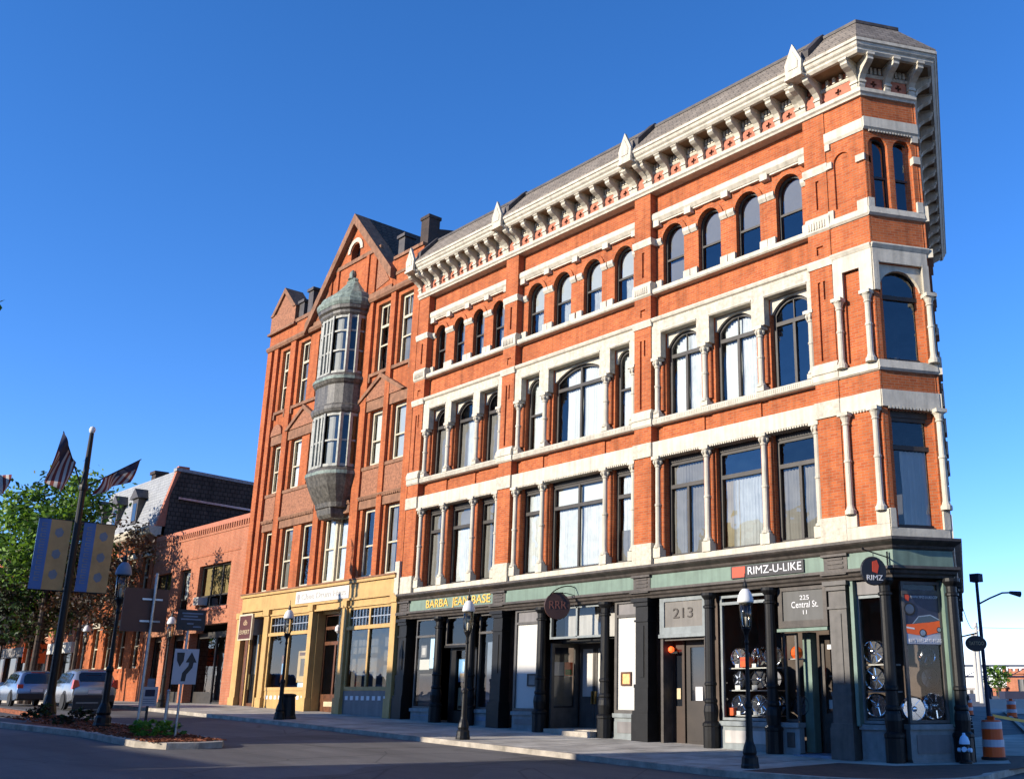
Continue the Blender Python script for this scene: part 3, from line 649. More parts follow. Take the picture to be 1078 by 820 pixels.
# ---- cornice, frieze, roof
PATH = [(-21.62, 0), tuple(Fp), tuple(Gp), tuple(Gp + SD * SLEN)]
MB().sweep(PATH, [(-.3, 17.72), (.05, 17.72), (.07, 17.78), (.12, 17.82), (.12, 17.93), (-.3, 17.93)]).build('string_course', M['stone'], P)
MB().sweep(PATH, [(-.4, 17.935), (-.05, 17.935), (-.05, 18.80), (-.4, 18.80)]).build('frieze_wall', M['terra'], P)
MB().sweep(PATH, [(-.06, 18.34), (.03, 18.34), (.05, 18.38), (.05, 18.44), (-.06, 18.44)]).build('frieze_band', M['stone2'], P)
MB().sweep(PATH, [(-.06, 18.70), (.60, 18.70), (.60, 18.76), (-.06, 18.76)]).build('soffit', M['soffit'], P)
MB().sweep(PATH, [(-.3, 18.765), (.50, 18.765), (.50, 18.67), (.60, 18.67), (.66, 18.74), (.66, 18.80), (.72, 18.86), (.74, 18.94), (.78, 18.96), (.78, 19.05), (-.3, 19.05)]).build('cornice', M['stone'], P)
dn = MB()
n = int(22.2 / .085)
MB().sweep(PATH, [(.655, 18.83), (.70, 18.83), (.70, 18.86), (.655, 18.86)]).build('bead_moulding', M['stone2'], P)
MB().sweep(PATH, [(-1.1, 19.055), (.76, 19.055), (.76, 19.12), (-.28, 20.36), (-.55, 20.40), (-1.1, 20.40)]).build('mansard_roof', M['shingle'], P)
MB().sweep(PATH, [(-.22, 20.42), (-.22, 20.32), (-.55, 20.405), (-.55, 20.46), (-.3, 20.47)]).build('roof_ridge', M['iron_brown'], P)
def bracket(x, w_, s_=1.0, name='bracket', loc=(0,0,0), rz=0, top=18.70, mt='stone'):
    b_ = MB(); z0 = 17.95; Hh = top - z0; pr_ = []
    prof = [(.03, z0), (-.07, z0), (-.10, z0+.10*Hh), (-.11, z0+.34*Hh), (-.17*s_, z0+.48*Hh), (-.30*s_, z0+.60*Hh), (-.45*s_, z0+.68*Hh), (-.53*s_, z0+.76*Hh), (-.53*s_, z0+.86*Hh), (-.57*s_, z0+.90*Hh), (-.57*s_, top), (.03, top)]
    w_ *= 1.22; b_.prism(prof, 'x', x-w_/2, x+w_/2)
    b_.box(x-w_/2-.02, x+w_/2+.02, -.14, .03, z0+.20*Hh, z0+.28*Hh)
    b_.box(x-w_/2-.02, x+w_/2+.02, -.58*s_, .03, top-.07, top-.002)
    return b_.build('bracket', M[mt], P, loc, rz)
def frieze_panel(x0, x1, loc=(0,0,0), rz=0):
    m_ = (x0+x1)/2; z = 18.15; a, b = .035, .10
    plus = [(m_-a, z-b), (m_+a, z-b), (m_+a, z-a), (m_+b, z-a), (m_+b, z+a), (m_+a, z+a), (m_+a, z+b), (m_-a, z+b), (m_-a, z+a), (m_-b, z+a), (m_-b, z-a), (m_-a, z-a)]
    f_ = MB(); f_.holed(rect(x0, x1, 17.935, 18.34), [plus], -.015, .045)
    f_.build('frieze_panel', M['terra'], P, loc, rz)
    MB().box(m_-.11, m_+.11, .040, .049, z-.11, z+.11).build('cross_shade_plate', M['cross_shade'], P, loc, rz)  # flat dark plate, paints the shade inside the pierced cross
    d_ = MB(); k_ = 4
    for q in range(k_):
        xx = x0 + (x1-x0)*(q+.5)/k_; d_.box(xx-.04, xx+.04, -.06, .045, 18.46, 18.66)
    d_.build('dentil', M['stone'], P, loc, rz)
for i, (L, Rr) in enumerate(BAYS):
    n = 8; lo, hi = L + .06, Rr - .06; st_ = (hi - lo) / n
    for q in range(n+1): bracket(lo + st_*q, .17)
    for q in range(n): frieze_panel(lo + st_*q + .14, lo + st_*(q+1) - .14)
for a, c in PIL:                       # paired consoles with a pointed gablet over every pilaster
    for x in (a+.11, c-.11): bracket(x, .155, 1.25, top=18.72)
    MB().prism([(a+.23, 18.0), (c-.23, 18.0), (c-.23, 18.3), ((a+c)/2, 18.62), (a+.23, 18.3)], 'y', -.05, .04).build('niche_panel', M['terra'], P)
    m_ = (a+c)/2
    f_ = MB(); f_.prism([(m_-.27, 18.75), (m_+.27, 18.75), (m_+.30, 19.18), (m_, 19.80), (m_-.30, 19.18)], 'y', -.86, -.76)
    f_.prism([(m_-.16, 18.95), (m_+.16, 18.95), (m_+.18, 19.18), (m_, 19.55), (m_-.18, 19.18)], 'y', -.88, -.86)
    f_.box(m_-.31, m_+.31, -.89, -.6, 18.66, 18.75)
    f_.build('gablet', M['stone'], P)
    r_ = MB(); r_.prism([(-.6, 19.1), (-.56, 19.6), (.25, 20.52), (.6, 20.52), (.6, 19.1)], 'x', m_+.10, m_+.36); r_.build('roof_kerb', M['iron_brown'], P)
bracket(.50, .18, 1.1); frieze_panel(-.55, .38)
for x in (.02, .83, 1.60): bracket(x, .15, 1.2, loc=CL, rz=CROT)
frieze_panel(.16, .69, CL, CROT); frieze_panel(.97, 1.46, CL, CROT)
for q in range(15): bracket(.35 + q*.93, .18, 1.0, loc=SL, rz=SROT)
# ---- body of the building: rear walls and flat roof
bk = MB(); E_ = Gp + SD * SLEN
poly = [(-21.55, .6), (S0, .6), (Fp.x-.3, .5), tuple(Gp - SN*.35), tuple(E_ - SN*.35), (-21.55, 13.0)]
bk.prism([(p[0], p[1]) for p in poly], 'z', 20.0, 20.05); bk.build('roof_deck', M['roof'], P)
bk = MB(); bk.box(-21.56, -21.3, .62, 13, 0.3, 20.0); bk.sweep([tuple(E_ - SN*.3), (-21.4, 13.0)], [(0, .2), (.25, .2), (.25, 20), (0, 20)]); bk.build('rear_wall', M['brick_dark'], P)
it = MB()
ip = [(-21.3, .62), (S0, .62), (.62, .45), tuple(Gp - SN*.42), tuple(E_ - SN*.4), (-21.3, 12.5)]
for z in (4.98, 9.2, 13.5, 17.6): it.prism(ip, 'z', z, z+.12)
it.sweep([(-21.2, 4.2), (-1.2, 4.2)], [(0, 5.1), (.1, 5.1), (.1, 17.6), (0, 17.6)])
for a, c in PIL[1:3]: it.box(a+.2, c-.2, .65, 4.0, 5.1, 17.6)
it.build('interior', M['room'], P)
# ================================================================ ground-floor shopfront of the flatiron
SFP = [(-21.55, .05), tuple(Fp + Vector((-.02, .05))), tuple(Gp + Vector((-.03, .02))), tuple(Gp + SD * SLEN)]
MB().sweep(SFP, [(-.3, 4.98), (.06, 4.98), (.10, 5.02), (.12, 5.08), (.26, 5.16), (.30, 5.20), (.30, 5.27), (-.3, 5.275)]).build('shop_cornice', M['iron_brown'], P)
MB().sweep(SFP, [(-.3, 4.575), (.05, 4.575), (.05, 4.975), (-.3, 4.975)]).build('shop_frieze', M['green'], P)
MB().sweep(SFP, [(-.2, 4.30), (.04, 4.30), (.06, 4.36), (.12, 4.40), (.14, 4.46), (.22, 4.50), (.22, 4.57), (-.2, 4.57)]).build('shop_moulding', M['iron_brown'], P)
for a, c in PIL:                                             # cast-iron piers under the pilasters
    m_ = (a+c)/2 - .02; w = MB(); zb = G(m_) - .1
    w.box(m_-.36, m_+.36, -.02, .06, 4.50, 4.99)
    w.box(m_-.40, m_+.40, -.10, .06, 4.93, 4.995); w.box(m_-.40, m_+.40, -.16, .06, 4.46, 4.56)
    for q in range(3): w.box(m_-.24, m_+.24, -.045, 0, 4.63+.11*q, 4.68+.11*q)
    w.build('pier_block', M['iron_brown'], P)
    w = MB(); w.box(m_-.36, m_+.36, -.14, .35, 4.20, 4.31); w.box(m_-.30, m_+.30, -.08, .35, 4.08, 4.20)
    w.box(m_-.26, m_+.26, -.02, .35, zb+1.7, 4.08); w.box(m_-.10, m_+.10, -.045, -.02, zb+1.9, 3.5)
    w.box(m_-.29, m_+.29, -.06, .35, 3.62, 3.68); w.box(m_-.30, m_+.30, -.06, .35, zb+1.60, zb+1.70); w.box(m_-.28, m_+.28, -.05, .35, zb+.95, zb+1.60); w.box(m_-.32, m_+.32, -.10, .35, zb+.85, zb+.95)
    w.box(m_-.34, m_+.34, -.12, .35, zb, zb+.85)
    w.build('pier', M['iron_grey'] if m_ > -2 else M['iron'], P)
def ironcol(x, y, zb, loc=(0,0,0), rz=0, r=.15):
    c = MB()
    c.lathe(x, y, [(.23, zb-.1), (.23, zb+.55), (.25, zb+.58), (.25, zb+.64), (.18, zb+.70), (.19, zb+.78), (.21, zb+.95), (.19, zb+1.10), (.165, zb+1.16), (.185, zb+1.2), (.185, zb+1.25), (r, zb+1.3), (r, zb+1.62), (r+.025, zb+1.65), (r+.025, zb+1.70), (r, zb+1.74), (r*.92, 3.86), (r+.03, 3.88), (r+.03, 3.93), (r*.92, 3.96), (r*.95, 4.1), (.21, 4.18), (.23, 4.22), (.23, 4.295)], 14)
    return c.build('iron_column', M['iron'], P, loc, rz, smooth=False)
for x in (-18.76, -16.70, -12.80, -9.70, -5.38, -3.22, .36): ironcol(x, -.02, G(x))
ironcol(1.56, .0, 0, CL, CROT)
YS = .16
def shopwin(u0, u1, z0, z1, fm='blue_grey', t=.07, y=YS, loc=(0,0,0), rz=0, trans=None):
    f = MB(); f.holed(rect(u0, u1, z0, z1), [rect(u0+t, u1-t, z0+t, z1-t)], y, y+.10)
    if trans: f.box(u0, u1, y-.01, y+.09, trans-.04, trans+.04)
    w = f.build('window', M[fm], P, loc, rz)
    g_ = MB(); g_.quad((u0+t*.5, y+.05, z0+t*.5), (u1-t*.5, y+.05, z0+t*.5), (u1-t*.5, y+.05, z1-t*.5), (u0+t*.5, y+.05, z1-t*.5)); g_.build('pane', M['shopglass'], w, recalc=False); return w
def riser(u0, u1, z1, loc=(0,0,0), rz=0, panel='grey'):
    zb = G((u0+u1)/2) - .12 if not rz else -.1
    r_ = MB(); r_.box(u0, u1, .12, .32, zb, z1-.12); r_.box(u0-.02, u1+.02, .06, .36, z1-.12, z1); r_.box(u0, u1, .08, .32, zb, zb+.16)
    r_.build('stallriser', M['blue_grey'], P, loc, rz)
    if panel: MB().box(u0+.16, u1-.16, .10, .12-.002, zb+.30, z1-.24).build('riser_panel', M[panel], P, loc, rz)
# bay 1: club front
for u0, u1 in ((-20.55, -18.96), (-16.52, -15.34)):
    shopwin(u0, u1, 1.02, 4.28, 'iron_grey', trans=3.62); riser(u0-.02, u1+.02, 1.02, panel='steelblue')
shopwin(-18.58, -16.90, 3.22, 4.28, 'iron_grey')
d = MB(); d.holed(rect(-18.56, -16.92, .50, 3.20), [rect(-18.20, -17.28, .95, 3.06)], .40, .47); d.box(-18.58, -16.90, .12, .5, 3.16, 3.24); door = d.build('door', M['iron'], P)
MB().quad((-18.22, .43, .93), (-17.26, .43, .93), (-17.26, .43, 3.08), (-18.22, .43, 3.08)).build('pane', M['shopglass'], door, recalc=False)
MB().box(-18.6, -16.88, -.1, 1.2, .35, .50).build('step', M['kerb'], P)
# bay 2: white boarded windows either side of a recessed entry
for u0, u1 in ((-14.40, -13.0), (-9.42, -8.36)):
    z0 = 1.0
    f = MB(); f.holed(rect(u0, u1, z0-.02, 4.28), [rect(u0+.1, u1-.06, z0+.08, 3.80), rect(u0+.1, u1-.06, 3.88, 4.22)], YS-.04, YS+.10); f.build('panel_frame', M['iron_grey'], P)
    MB().box(u0+.05, u1-.03, YS+.02, YS+.06, z0+.02, 3.84).build('white_panel', M['white'], P)
    MB().box(u0+.05, u1-.03, YS+.02, YS+.06, 3.85, 4.26).build('transom_panel', M['grey'], P)
    riser(u0, u1+.02, z0-.02, panel='grey')
ew = shopwin(-12.58, -9.90, 3.26, 4.28, 'blue_grey')
MB().box(-11.30, -11.22, YS+.0, YS+.09, 3.3, 4.25).build('mullion', M['blue_grey'], ew)
MB().quad((-12.5, .75, 3.30), (-10.0, .75, 3.30), (-10.0, .75, 4.26), (-12.5, .75, 4.26)).build('transom_backing', M['whitewall'], P)
e = MB(); e.box(-12.60, -9.86, .70, 1.75, 3.14, 3.24); e.box(-9.92, -9.84, .3, 1.75, .45, 3.2); e.build('entry_soffit', M['iron'], P)
f = MB(); f.holed([(.28, .46), (1.46, .46), (1.46, 3.14), (.28, 3.14)], [[(.40, 1.1), (1.30, 1.1), (1.30, 3.02), (.40, 3.02)]], -12.66, -12.58, axis='x'); f.build('entry_side', M['iron_grey'], P)
MB().quad((-12.62, .38, 1.05), (-12.62, 1.32, 1.05), (-12.62, 1.32, 3.05), (-12.62, .38, 3.05)).build('entry_pane', M['shopglass'], P, recalc=False)
for i, (u0, u1) in enumerate(((-12.50, -11.78), (-11.76, -11.04), (-11.02, -10.3))):
    d = MB(); d.holed(rect(u0, u1, .46, 3.14), [rect(u0+.10, u1-.10, 1.45, 2.98)], 1.46, 1.54); d.box(u0+.12, u1-.12, 1.45, 1.46, .65, 1.3)
    d = d.build('door', M['iron_grey'], P)
    MB().box(u0+.08, u1-.08, 1.49, 1.51, 1.43, 3.0).build('white_pane', M['white'], d)
    h = MB(); h.box((u1-.09 if i == 0 else u0+.04), (u1-.04 if i == 0 else u0+.09), 1.38, 1.46, 1.22, 1.62); h.build('handle', M['brass'], d)
e = MB(); e.box(-12.6, -9.88, -.02, 1.7, G(-11)-.3, .47); e.box(-11.2, -9.9, -.42, -.02, G(-10.5)-.3, .44); e.build('step', M['kerb'], P)
# bay 3, left: door with raised house number in its transom panel
t_ = MB(); t_.holed(rect(-7.48, -5.62, 3.20, 4.28), [rect(-7.30, -5.78, 3.42, 4.16)], .12, .2); t_.box(-7.48, -5.62, .06, .2, 3.12, 3.22); t_.build('transom_frame', M['blue_grey'], P)
MB().box(-7.32, -5.76, .16, .19, 3.4, 4.18).build('transom_panel', mat('taupe_panel', (.15,.138,.12), .5, var=.12, streak=.2), P)
d = MB(); d.box(-7.46, -7.36, .14, .7, .06, 3.14); d.box(-5.74, -5.64, .14, .7, .06, 3.14); d.box(-7.4, -5.7, .2, .8, 3.04, 3.13); d.build('door_jamb', M['iron_brown'], P)
d = MB(); d.holed(rect(-6.86, -5.74, .08, 3.04), [rect(-6.70, -6.0, 1.35, 2.85)], .60, .66); d.box(-6.72, -5.98, .59, .6, .25, 1.1); d = d.build('door', mat('dark_brown_door', (.030,.023,.018), .5, var=.2), P)
MB().box(-6.72, -5.98, .63, .64, 1.33, 2.87).build('pane', M['carglass'], d)
MB().box(-6.52, -6.25, .612, .618, 1.36, 1.74).build('notice', M['pale'], d)
MB().box(-5.93, -5.84, .56, .6, 1.02, 1.30).build('handle', M['brass'], d)
d = MB(); d.holed(rect(-7.36, -6.90, .08, 3.04), [rect(-7.28, -7.0, 1.2, 2.8)], .56, .62); d.build('sidelight', mat('dark_brown_sidelight', (.04,.024,.016), .5, var=.2), P)
MB().box(-7.30, -6.98, .59, .60, 1.18, 2.82).build('sidelight_pane', M['carglass'], P)
MB().box(-7.2, -7.05, .55, .56, 1.40, 1.70).build('notice', M['curtain_tan'], P)
# bay 3, middle: display window; right: recessed shop entrance
shopwin(-5.14, -3.42, .86, 4.20, 'blue_grey', trans=3.98); riser(-5.16, -3.40, .84, panel='whitewall')
t_ = MB(); t_.holed(rect(-3.04, -1.46, 3.22, 4.28), [rect(-2.90, -1.58, 3.40, 4.18)], .10, .2); t_.box(-3.06, -1.44, .04, .2, 3.12, 3.20, 1); t_.build('transom_frame', [M['iron_brown'], M['green']], P)
tp = MB().box(-2.92, -1.56, .14, .18, 3.38, 4.20).build('transom_panel', mat('charcoal_panel', (.085,.085,.08), .6, var=.1, streak=.2), P)
riser(-3.06, -2.50, .84, panel='iron_brown')
f = MB(); f.holed(rect(-3.05, -2.62, .86, 3.1), [rect(-3.0, -2.68, .92, 3.04)], .3, .38); f.build('side_window_frame', M['iron_grey'], P)
MB().quad((-3.02, .34, .9), (-2.66, .34, .9), (-2.66, .34, 3.06), (-3.02, .34, 3.06)).build('side_window_pane', M['shopglass'], P, recalc=False)
MB().box(-2.66, -2.40, .62, .90, .1, 3.12).build('door_post', M['green'], P)
d = MB(); d.holed(rect(-2.36, -1.46, .08, 3.06), [rect(-2.22, -1.66, 1.06, 2.92)], .95, 1.01); d = d.build('door', M['iron_brown'], P)
MB().quad((-2.25, .98, 1.03), (-1.63, .98, 1.03), (-1.63, .98, 2.95), (-2.25, .98, 2.95)).build('pane', M['shopglass'], d, recalc=False)
MB().box(-2.6, -1.44, -.05, 1.0, -.1, .08).build('step', M['steelblue'], P)
# narrow corner window and chamfer window
shopwin(-.60, .16, .86, 3.92, 'blue_grey'); riser(-.64, .18, .84, panel=None)
MB().box(-.60, .16, YS-.02, YS+.1, 3.94, 4.28).build('transom_panel', M['grey'], P)
f = MB(); f.box(-.68, -.58, .0, .3, .8, 4.28); f.build('corner_jamb', M['green'], P)
shopwin(.26, 1.34, .88, 4.22, 'iron_grey', loc=CL, rz=CROT, trans=3.95); riser(.22, 1.44, .86, CL, CROT)
MB().box(1.35, 1.50, .0, .3, .8, 4.28).build('corner_jamb', M['green'], P, CL, CROT)
# side street shopfront, seen edge on
s_ = MB()
for i in range(5):
    x = .1 + i*3.3; s_.box(x, x+.45, -.10, .3, -.2, 4.3); s_.box(x-.06, x+.51, -.18, .3, -.2, .75); s_.box(x-.05, x+.5, -.18, .3, 4.1, 4.3); s_.box(x-.03, x+.48, -.14, .3, 1.4, 1.5)
s_.build_split('side_pier', M['iron'], P, SL, SROT)
s_ = MB(); s_.box(.5, SLEN, .0, .3, -.3, .9); s_.box(.5, SLEN, .1, .2, .9, 4.3, 1); s_.build('side_shopfront', [M['blue_grey'], M['iron']], P, SL, SROT)
# shop interior shell
it = MB()
it.prism([(-21.3, .6), (S0, .6), (.5, .5), tuple(Gp - SN*.45), tuple(Gp + SD*4 - SN*.6), (-6, 6), (-21.3, 6)], 'z', 4.30, 4.36)
it.prism([(-21.3, .35), (S0, .35), (.5, .4), tuple(Gp - SN*.45), tuple(Gp + SD*4 - SN*.6), (-6, 6), (-21.3, 6)], 'z', .0, .04)
it.box(-21.3, -15.3, 3.2, 3.3, .04, 4.3); it.box(-15.2, -8.2, 2.4, 2.5, .04, 4.3); it.box(-8.1, -2.3, 2.2, 2.3, .04, 4.3); it.sweep([(-2.3, 2.2), (-.5, 3.0)], [(0, .04), (.1, .04), (.1, 4.3), (0, 4.3)])
for x in (-15.2, -8.08, -5.5): it.box(x-.06, x+.06, .4, 3.2, .04, 4.3)
it.box(-21.4, -21.3, .4, 3.2, .04, 4.3)
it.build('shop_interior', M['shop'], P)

# ---------------------------------------------------------------- signs on the flatiron
rs = thing('shop_sign', 'long black fascia sign with white lettering and a red square over the wheel shop', 'sign', (-4.53, -.02, 4.79))
w = MB(); w.box(0, 2.50, -.03, .005, -.17, .17); w.build('board', M['signblack'], rs)
w = MB(); w.box(.06, .52, -.045, -.03, -.145, .145); w.build('logo_square', M['red'], rs)
text(rs, 'RIMZ-U-LIKE', 1.52, -.035, 0, .22, M['pale'], w=1.82)
t = text(P, '213', -6.55, .155, 3.80, .30, M['iron_brown'], w=.78, depth=.02, name='house_number')
for s_t, z, h, w_ in (('225', 3.98, .12, .30), ('Central St.', 3.80, .17, .86), ('11', 3.60, .11, .12)): text(P, s_t, -2.18, .135, z, h, M['pale'], w=w_, name='address_lettering')
for s_t, x, w_ in (('BARBA', -19.02, 1.45), ('JEAN', -17.50, 1.0), ('BASE', -16.25, 1.1)): text(P, s_t, x, -.012, 4.78, .30, M['gold'], w=w_, depth=.015, name='gold_lettering')
# round sign over the white boarded entry
sg = thing('hanging_sign', 'round dark brown pub sign on a curved iron bracket over the recessed entry', 'sign', (-11.2, .0, 4.5))
w = MB(); w.lathe(0, -.72, [(.41, -.04), (.43, 0), (.41, .04)], 24, axis='y', c3=-.28); w.build('board', mat('dark_brown_sign', (.045,.02,.014), .5, var=.2), sg, rz=R(-45) if False else 0)
sg.children[0].location = (-.72*math.sin(R(62)) * 0 + 0, -.72, 0); sg.children[0].rotation_euler = (0,0,R(62))
sg.children[0].data.transform(Matrix.Translation((0, .72, 0)))
q = text(sg, 'RRR', 0, 0, -.28, .26, mat('dull_red_lettering', (.16,.06,.04), .5), w=.56); q.rotation_euler = (0,0,R(62)); q.location = (.05*math.sin(R(62)), -.72 - .05*math.cos(R(62)), -.26)
w = MB(); w.pipe([(0, 0, .35)] + [(0, -.15-1.05*math.sin(t), .38*math.cos(t)**.6 if False else .38 - .75*(1-math.cos(t))) for t in [i*.13 for i in range(9)]], .018, 6)
w.tube((0, .02, -.25), (0, .02, .40), .022); w.pipe([(0, 0, .1), (0, -.35, .14), (0, -.7, .12)], .015); w.tube((0, -.72, .12), (0, -.72, .14), .02); w.tube((0, -.9, .12), (0, -.5, .15), .014)
w.build('bracket', M['iron'], sg)
sg.rotation_euler = (0, 0, R(0))
# round wheel-shop sign at the corner
sg = thing('hanging_sign', 'round black wheel shop sign with an orange flash hung at the corner', 'sign', (.50, -.05, 4.42))
w = MB(); w.lathe(0, 0, [(.33, -.04), (.35, 0), (.33, .04)], 24, axis='y', c3=0); bd = w.build('board', M['signblack'], sg); bd.rotation_euler = (0,0,R(60)); bd.location = (-.02, -.62, -.02)
w = MB(); w.prism([(-.05, -.02), (.08, -.06), (.13, .12), (.08, .26), (-.04, .22)], 'y', -.052, -.042); q = w.build('logo', M['red'], sg); q.rotation_euler = (0,0,R(60)); q.location = (-.02, -.62, -.02)
q = text(sg, 'RIMZ', 0, -.05, -.17, .13, M['pale'], w=.42); q.rotation_euler = (0,0,R(60)); q.location = (-.02 + .05*math.sin(R(60)), -.62 - .05*math.cos(R(60)), -.19)
w = MB(); w.tube((.02, .05, .35), (0, -1.05, .46), .016); w.tube((.02, -.02, -.02), (.02, -.02, .5), .022); w.tube((0, -.62, .33), (0, -.62, .42), .01); w.lathe(0, -1.05, [(.005, .44), (.035, .48), (.005, .52)], 8); w.build('bracket', M['iron'], sg)
# oval sign on the side street
sg = thing('oval_sign', 'dark oval sign projecting from the shaded side wall', 'sign', (-.55, 5.15, 2.9))
w = MB(); w.lathe(0, 0, [(.27, -.04), (.29, 0), (.27, .04)], 24, axis='y', c3=0)
w.v = [(x*1.05, y, z*.75) for x, y, z in w.v]; bd = w.build('board', M['signblack'], sg); bd.rotation_euler = (0,0,R(45)); bd.location = (.45, .12, 0)
q = text(sg, 'TATTOO', 0, -.045, 0, .10, M['curtain_tan'], w=.42); q.rotation_euler = (0,0,R(45)); q.location = (.48, .09, 0)
w = MB(); w.tube((-.15, -.05, .15), (.5, .12, .28), .02); w.build('bracket', M['iron'], sg)
for x, z, w_, lab, mm in ((-8.93, 1.98, .44, 'small orange-faced wooden plaque on the white panel left of the house number door', 'plaqueorange'), (-13.45, 1.98, .46, 'small dark framed plaque half lit on the white panel left of the recessed entry', 'curtain_grey')):
    p_ = thing('plaque', lab, 'plaque', (x, .18, z))
    f = MB(); f.holed(rect(-w_/2, w_/2, -.20, .20), [rect(-w_/2+.05, w_/2-.05, -.15, .15)], -.05, .0); f.build('frame', M['wood_red'] if mm == 'plaqueorange' else M['iron_brown'], p_)
    MB().box(-w_/2+.04, w_/2-.04, -.025, -.004, -.16, .16).build('face', M[mm], p_)
# posters in the windows
def poster(u0, u1, z0, z1, y, m_, lab, bits=(), loc=(0,0,0), rz=0):
    p_ = thing('poster', lab, 'poster', loc, rz)
    MB().box(u0, u1, y, y+.01, z0, z1).build('sheet', M[m_], p_)
    for nm, a, b, c, d, mm in bits: MB().box(u0+(u1-u0)*a, u0+(u1-u0)*b, y-.004, y-.001, z0+(z1-z0)*c, z0+(z1-z0)*d).build(nm, M[mm], p_)
    return p_
poster(-19.75, -19.10, 2.45, 3.55, .30, 'sky_poster', 'pale blue poster hung in the left club window', [('mark', .3, .7, .3, .34, 'blue_poster')])
poster(-20.46, -19.78, 2.40, 2.78, .31, 'white', 'blank white poster low beside the pale blue one')
poster(-20.38, -20.0, 2.86, 3.30, .31, 'grey', 'grey round-faced poster above the white one', [('face', .2, .8, .2, .8, 'whitewall')])
poster(-18.16, -17.34, 1.95, 2.75, .52, 'blue_poster', 'bright blue poster on the club door glass', [('figure', .12, .9, .02, .38, 'skin_tan'), ('splash', .3, .75, .45, .9, 'sky_poster')])
poster(-18.16, -17.34, .98, 1.75, .54, 'curtain_tan', 'tan poster at the foot of the club door glass', [('stripe', .05, .95, .05, .18, 'wood_red')])
poster(-20.44, -19.05, 1.10, 2.25, .34, 'curtain_grey', 'grey paper sheet filling the lower left club window')
for y0, y1, z0, z1, mm, lab in ((.44, 1.24, 1.15, 2.1, 'curtain_grey', 'grey paper sheet low in the recessed entry side window'), (.44, .86, 2.12, 2.55, 'pale', 'pale notice in the recessed entry side window'), (.90, 1.26, 2.12, 2.55, 'orange', 'orange and green notice in the recessed entry side window')):
    p_ = thing('poster', lab, 'poster', (-12.66, 0, 0)); MB().box(.0, .01, y0, y1, z0, z1).build('sheet', M[mm], p_)
    if mm == 'orange': MB().box(.011, .013, y0+.03, y1-.05, z0+.02, z0+.2).build('green_part', M['bush'], p_)
poster(-16.35, -15.95, 1.1, 3.3, .45, 'steelblue', 'tall blue-grey poster in the right club window')
po = thing('poster', 'large dark poster of an orange coupe in the corner window', 'poster', (CL[0]+.125*math.sin(CROT), CL[1]-.125*math.cos(CROT), 0), CROT)
MB().box(.30, 1.36, .30, .31, 2.70, 4.02).build('sheet', mat('navy_poster_ink', (.025,.03,.06), .3, var=.3), po)
MB().box(.31, 1.35, .294, .299, 2.72, 2.96).build('floor_band', mat('poster_grey_ink', (.40,.43,.50), .5, var=.2), po)
MB().box(.31, 1.35, .294, .299, 2.965, 3.10).build('road_band', mat('poster_pale_ink', (.30,.33,.40), .5, var=.2), po)
car = [(.33, 3.02), (.36, 2.97), (.62, 2.93), (.90, 2.93), (1.22, 3.0), (1.33, 3.06), (1.345, 3.24), (1.26, 3.29), (.98, 3.25), (.60, 3.20), (.35, 3.18)]
MB().prism(car, 'y', .288, .293).build('car_picture', M['posterorange'], po)
MB().prism([(.54, 3.20), (.70, 3.36), (1.02, 3.40), (1.27, 3.285), (.98, 3.24)], 'y', .286, .2875).build('car_window_picture', M['carglass'], po)
MB().prism([(.54, 3.20), (.70, 3.36), (1.02, 3.40), (1.27, 3.285), (1.27, 3.31), (1.03, 3.425), (.69, 3.385), (.51, 3.20)], 'y', .284, .2875).build('roof_line_picture', M['galv'], po)
MB().prism([(.345, 3.09), (.56, 3.06), (.56, 3.10), (.345, 3.13)], 'y', .284, .2875).build('headlamp_picture', M['pale'], po)
for x, z, r_ in ((.78, 2.98, .095), (1.24, 3.06, .07), (.46, 3.55, .16)):
    w = MB(); w.lathe(x, .286, [(r_, 0), (r_*.98, -.003)], 18, axis='y', c3=z); w.build('tyre_picture', M['tyre'], po)
    w = MB(); w.lathe(x, .282, [(r_*.75, 0), (r_*.5, -.002)], 18, axis='y', c3=z); w.build('wheel_picture', M['galv'] if r_ < .1 else M['gunmetal'], po)
MB().prism([(.36, 3.76), (.45, 3.74), (.48, 3.85), (.43, 3.95), (.35, 3.93)], 'y', .288, .294).build('logo', M['red'], po)
text(po, 'WWW.RIMZ-U-LIKE.COM', .90, .293, 3.84, .07, M['pale'], w=.76)
text(po, 'RIMS TIRES AND MORE', .84, .290, 2.79, .09, M['pale'], w=.90)

# ---------------------------------------------------------------- wheels for sale
def make_rim(r, spokes, dish, mt='chrome', tyre=False):
    w = MB()
    w.lathe(0, 0, [(r, .0), (r*1.0, -.03), (r*.93, -.05), (r*.88, -.02), (r*.86, .10), (r*.95, .16), (r*.99, .16)], 28, axis='y', c3=0)
    o = MB()
    for q in range(spokes):
        t = 2*math.pi*q/spokes; dx, dz = math.cos(t), math.sin(t); px, pz = -dz, dx; a = r*.12; b = r*.045
        P0 = [(dx*r*.1 + px*a, -.01-dish, dz*r*.1 + pz*a), (dx*r*.1 - px*a, -.01-dish, dz*r*.1 - pz*a), (dx*r*.9 - px*b, -.03, dz*r*.9 - pz*b), (dx*r*.9 + px*b, -.03, dz*r*.9 + pz*b)]
        P1 = [(x, y+.05, z) for x, y, z in P0]
        o._add(P0 + P1, [(0,1,2,3), (7,6,5,4), (0,1,5,4), (1,2,6,5), (2,3,7,6), (3,0,4,7)])
    o.lathe(0, 0, [(r*.22, .04), (r*.22, -.02-dish), (r*.14, -.05-dish), (.01, -.055-dish)], 16, axis='y', c3=0)
    return w, o
rims = []
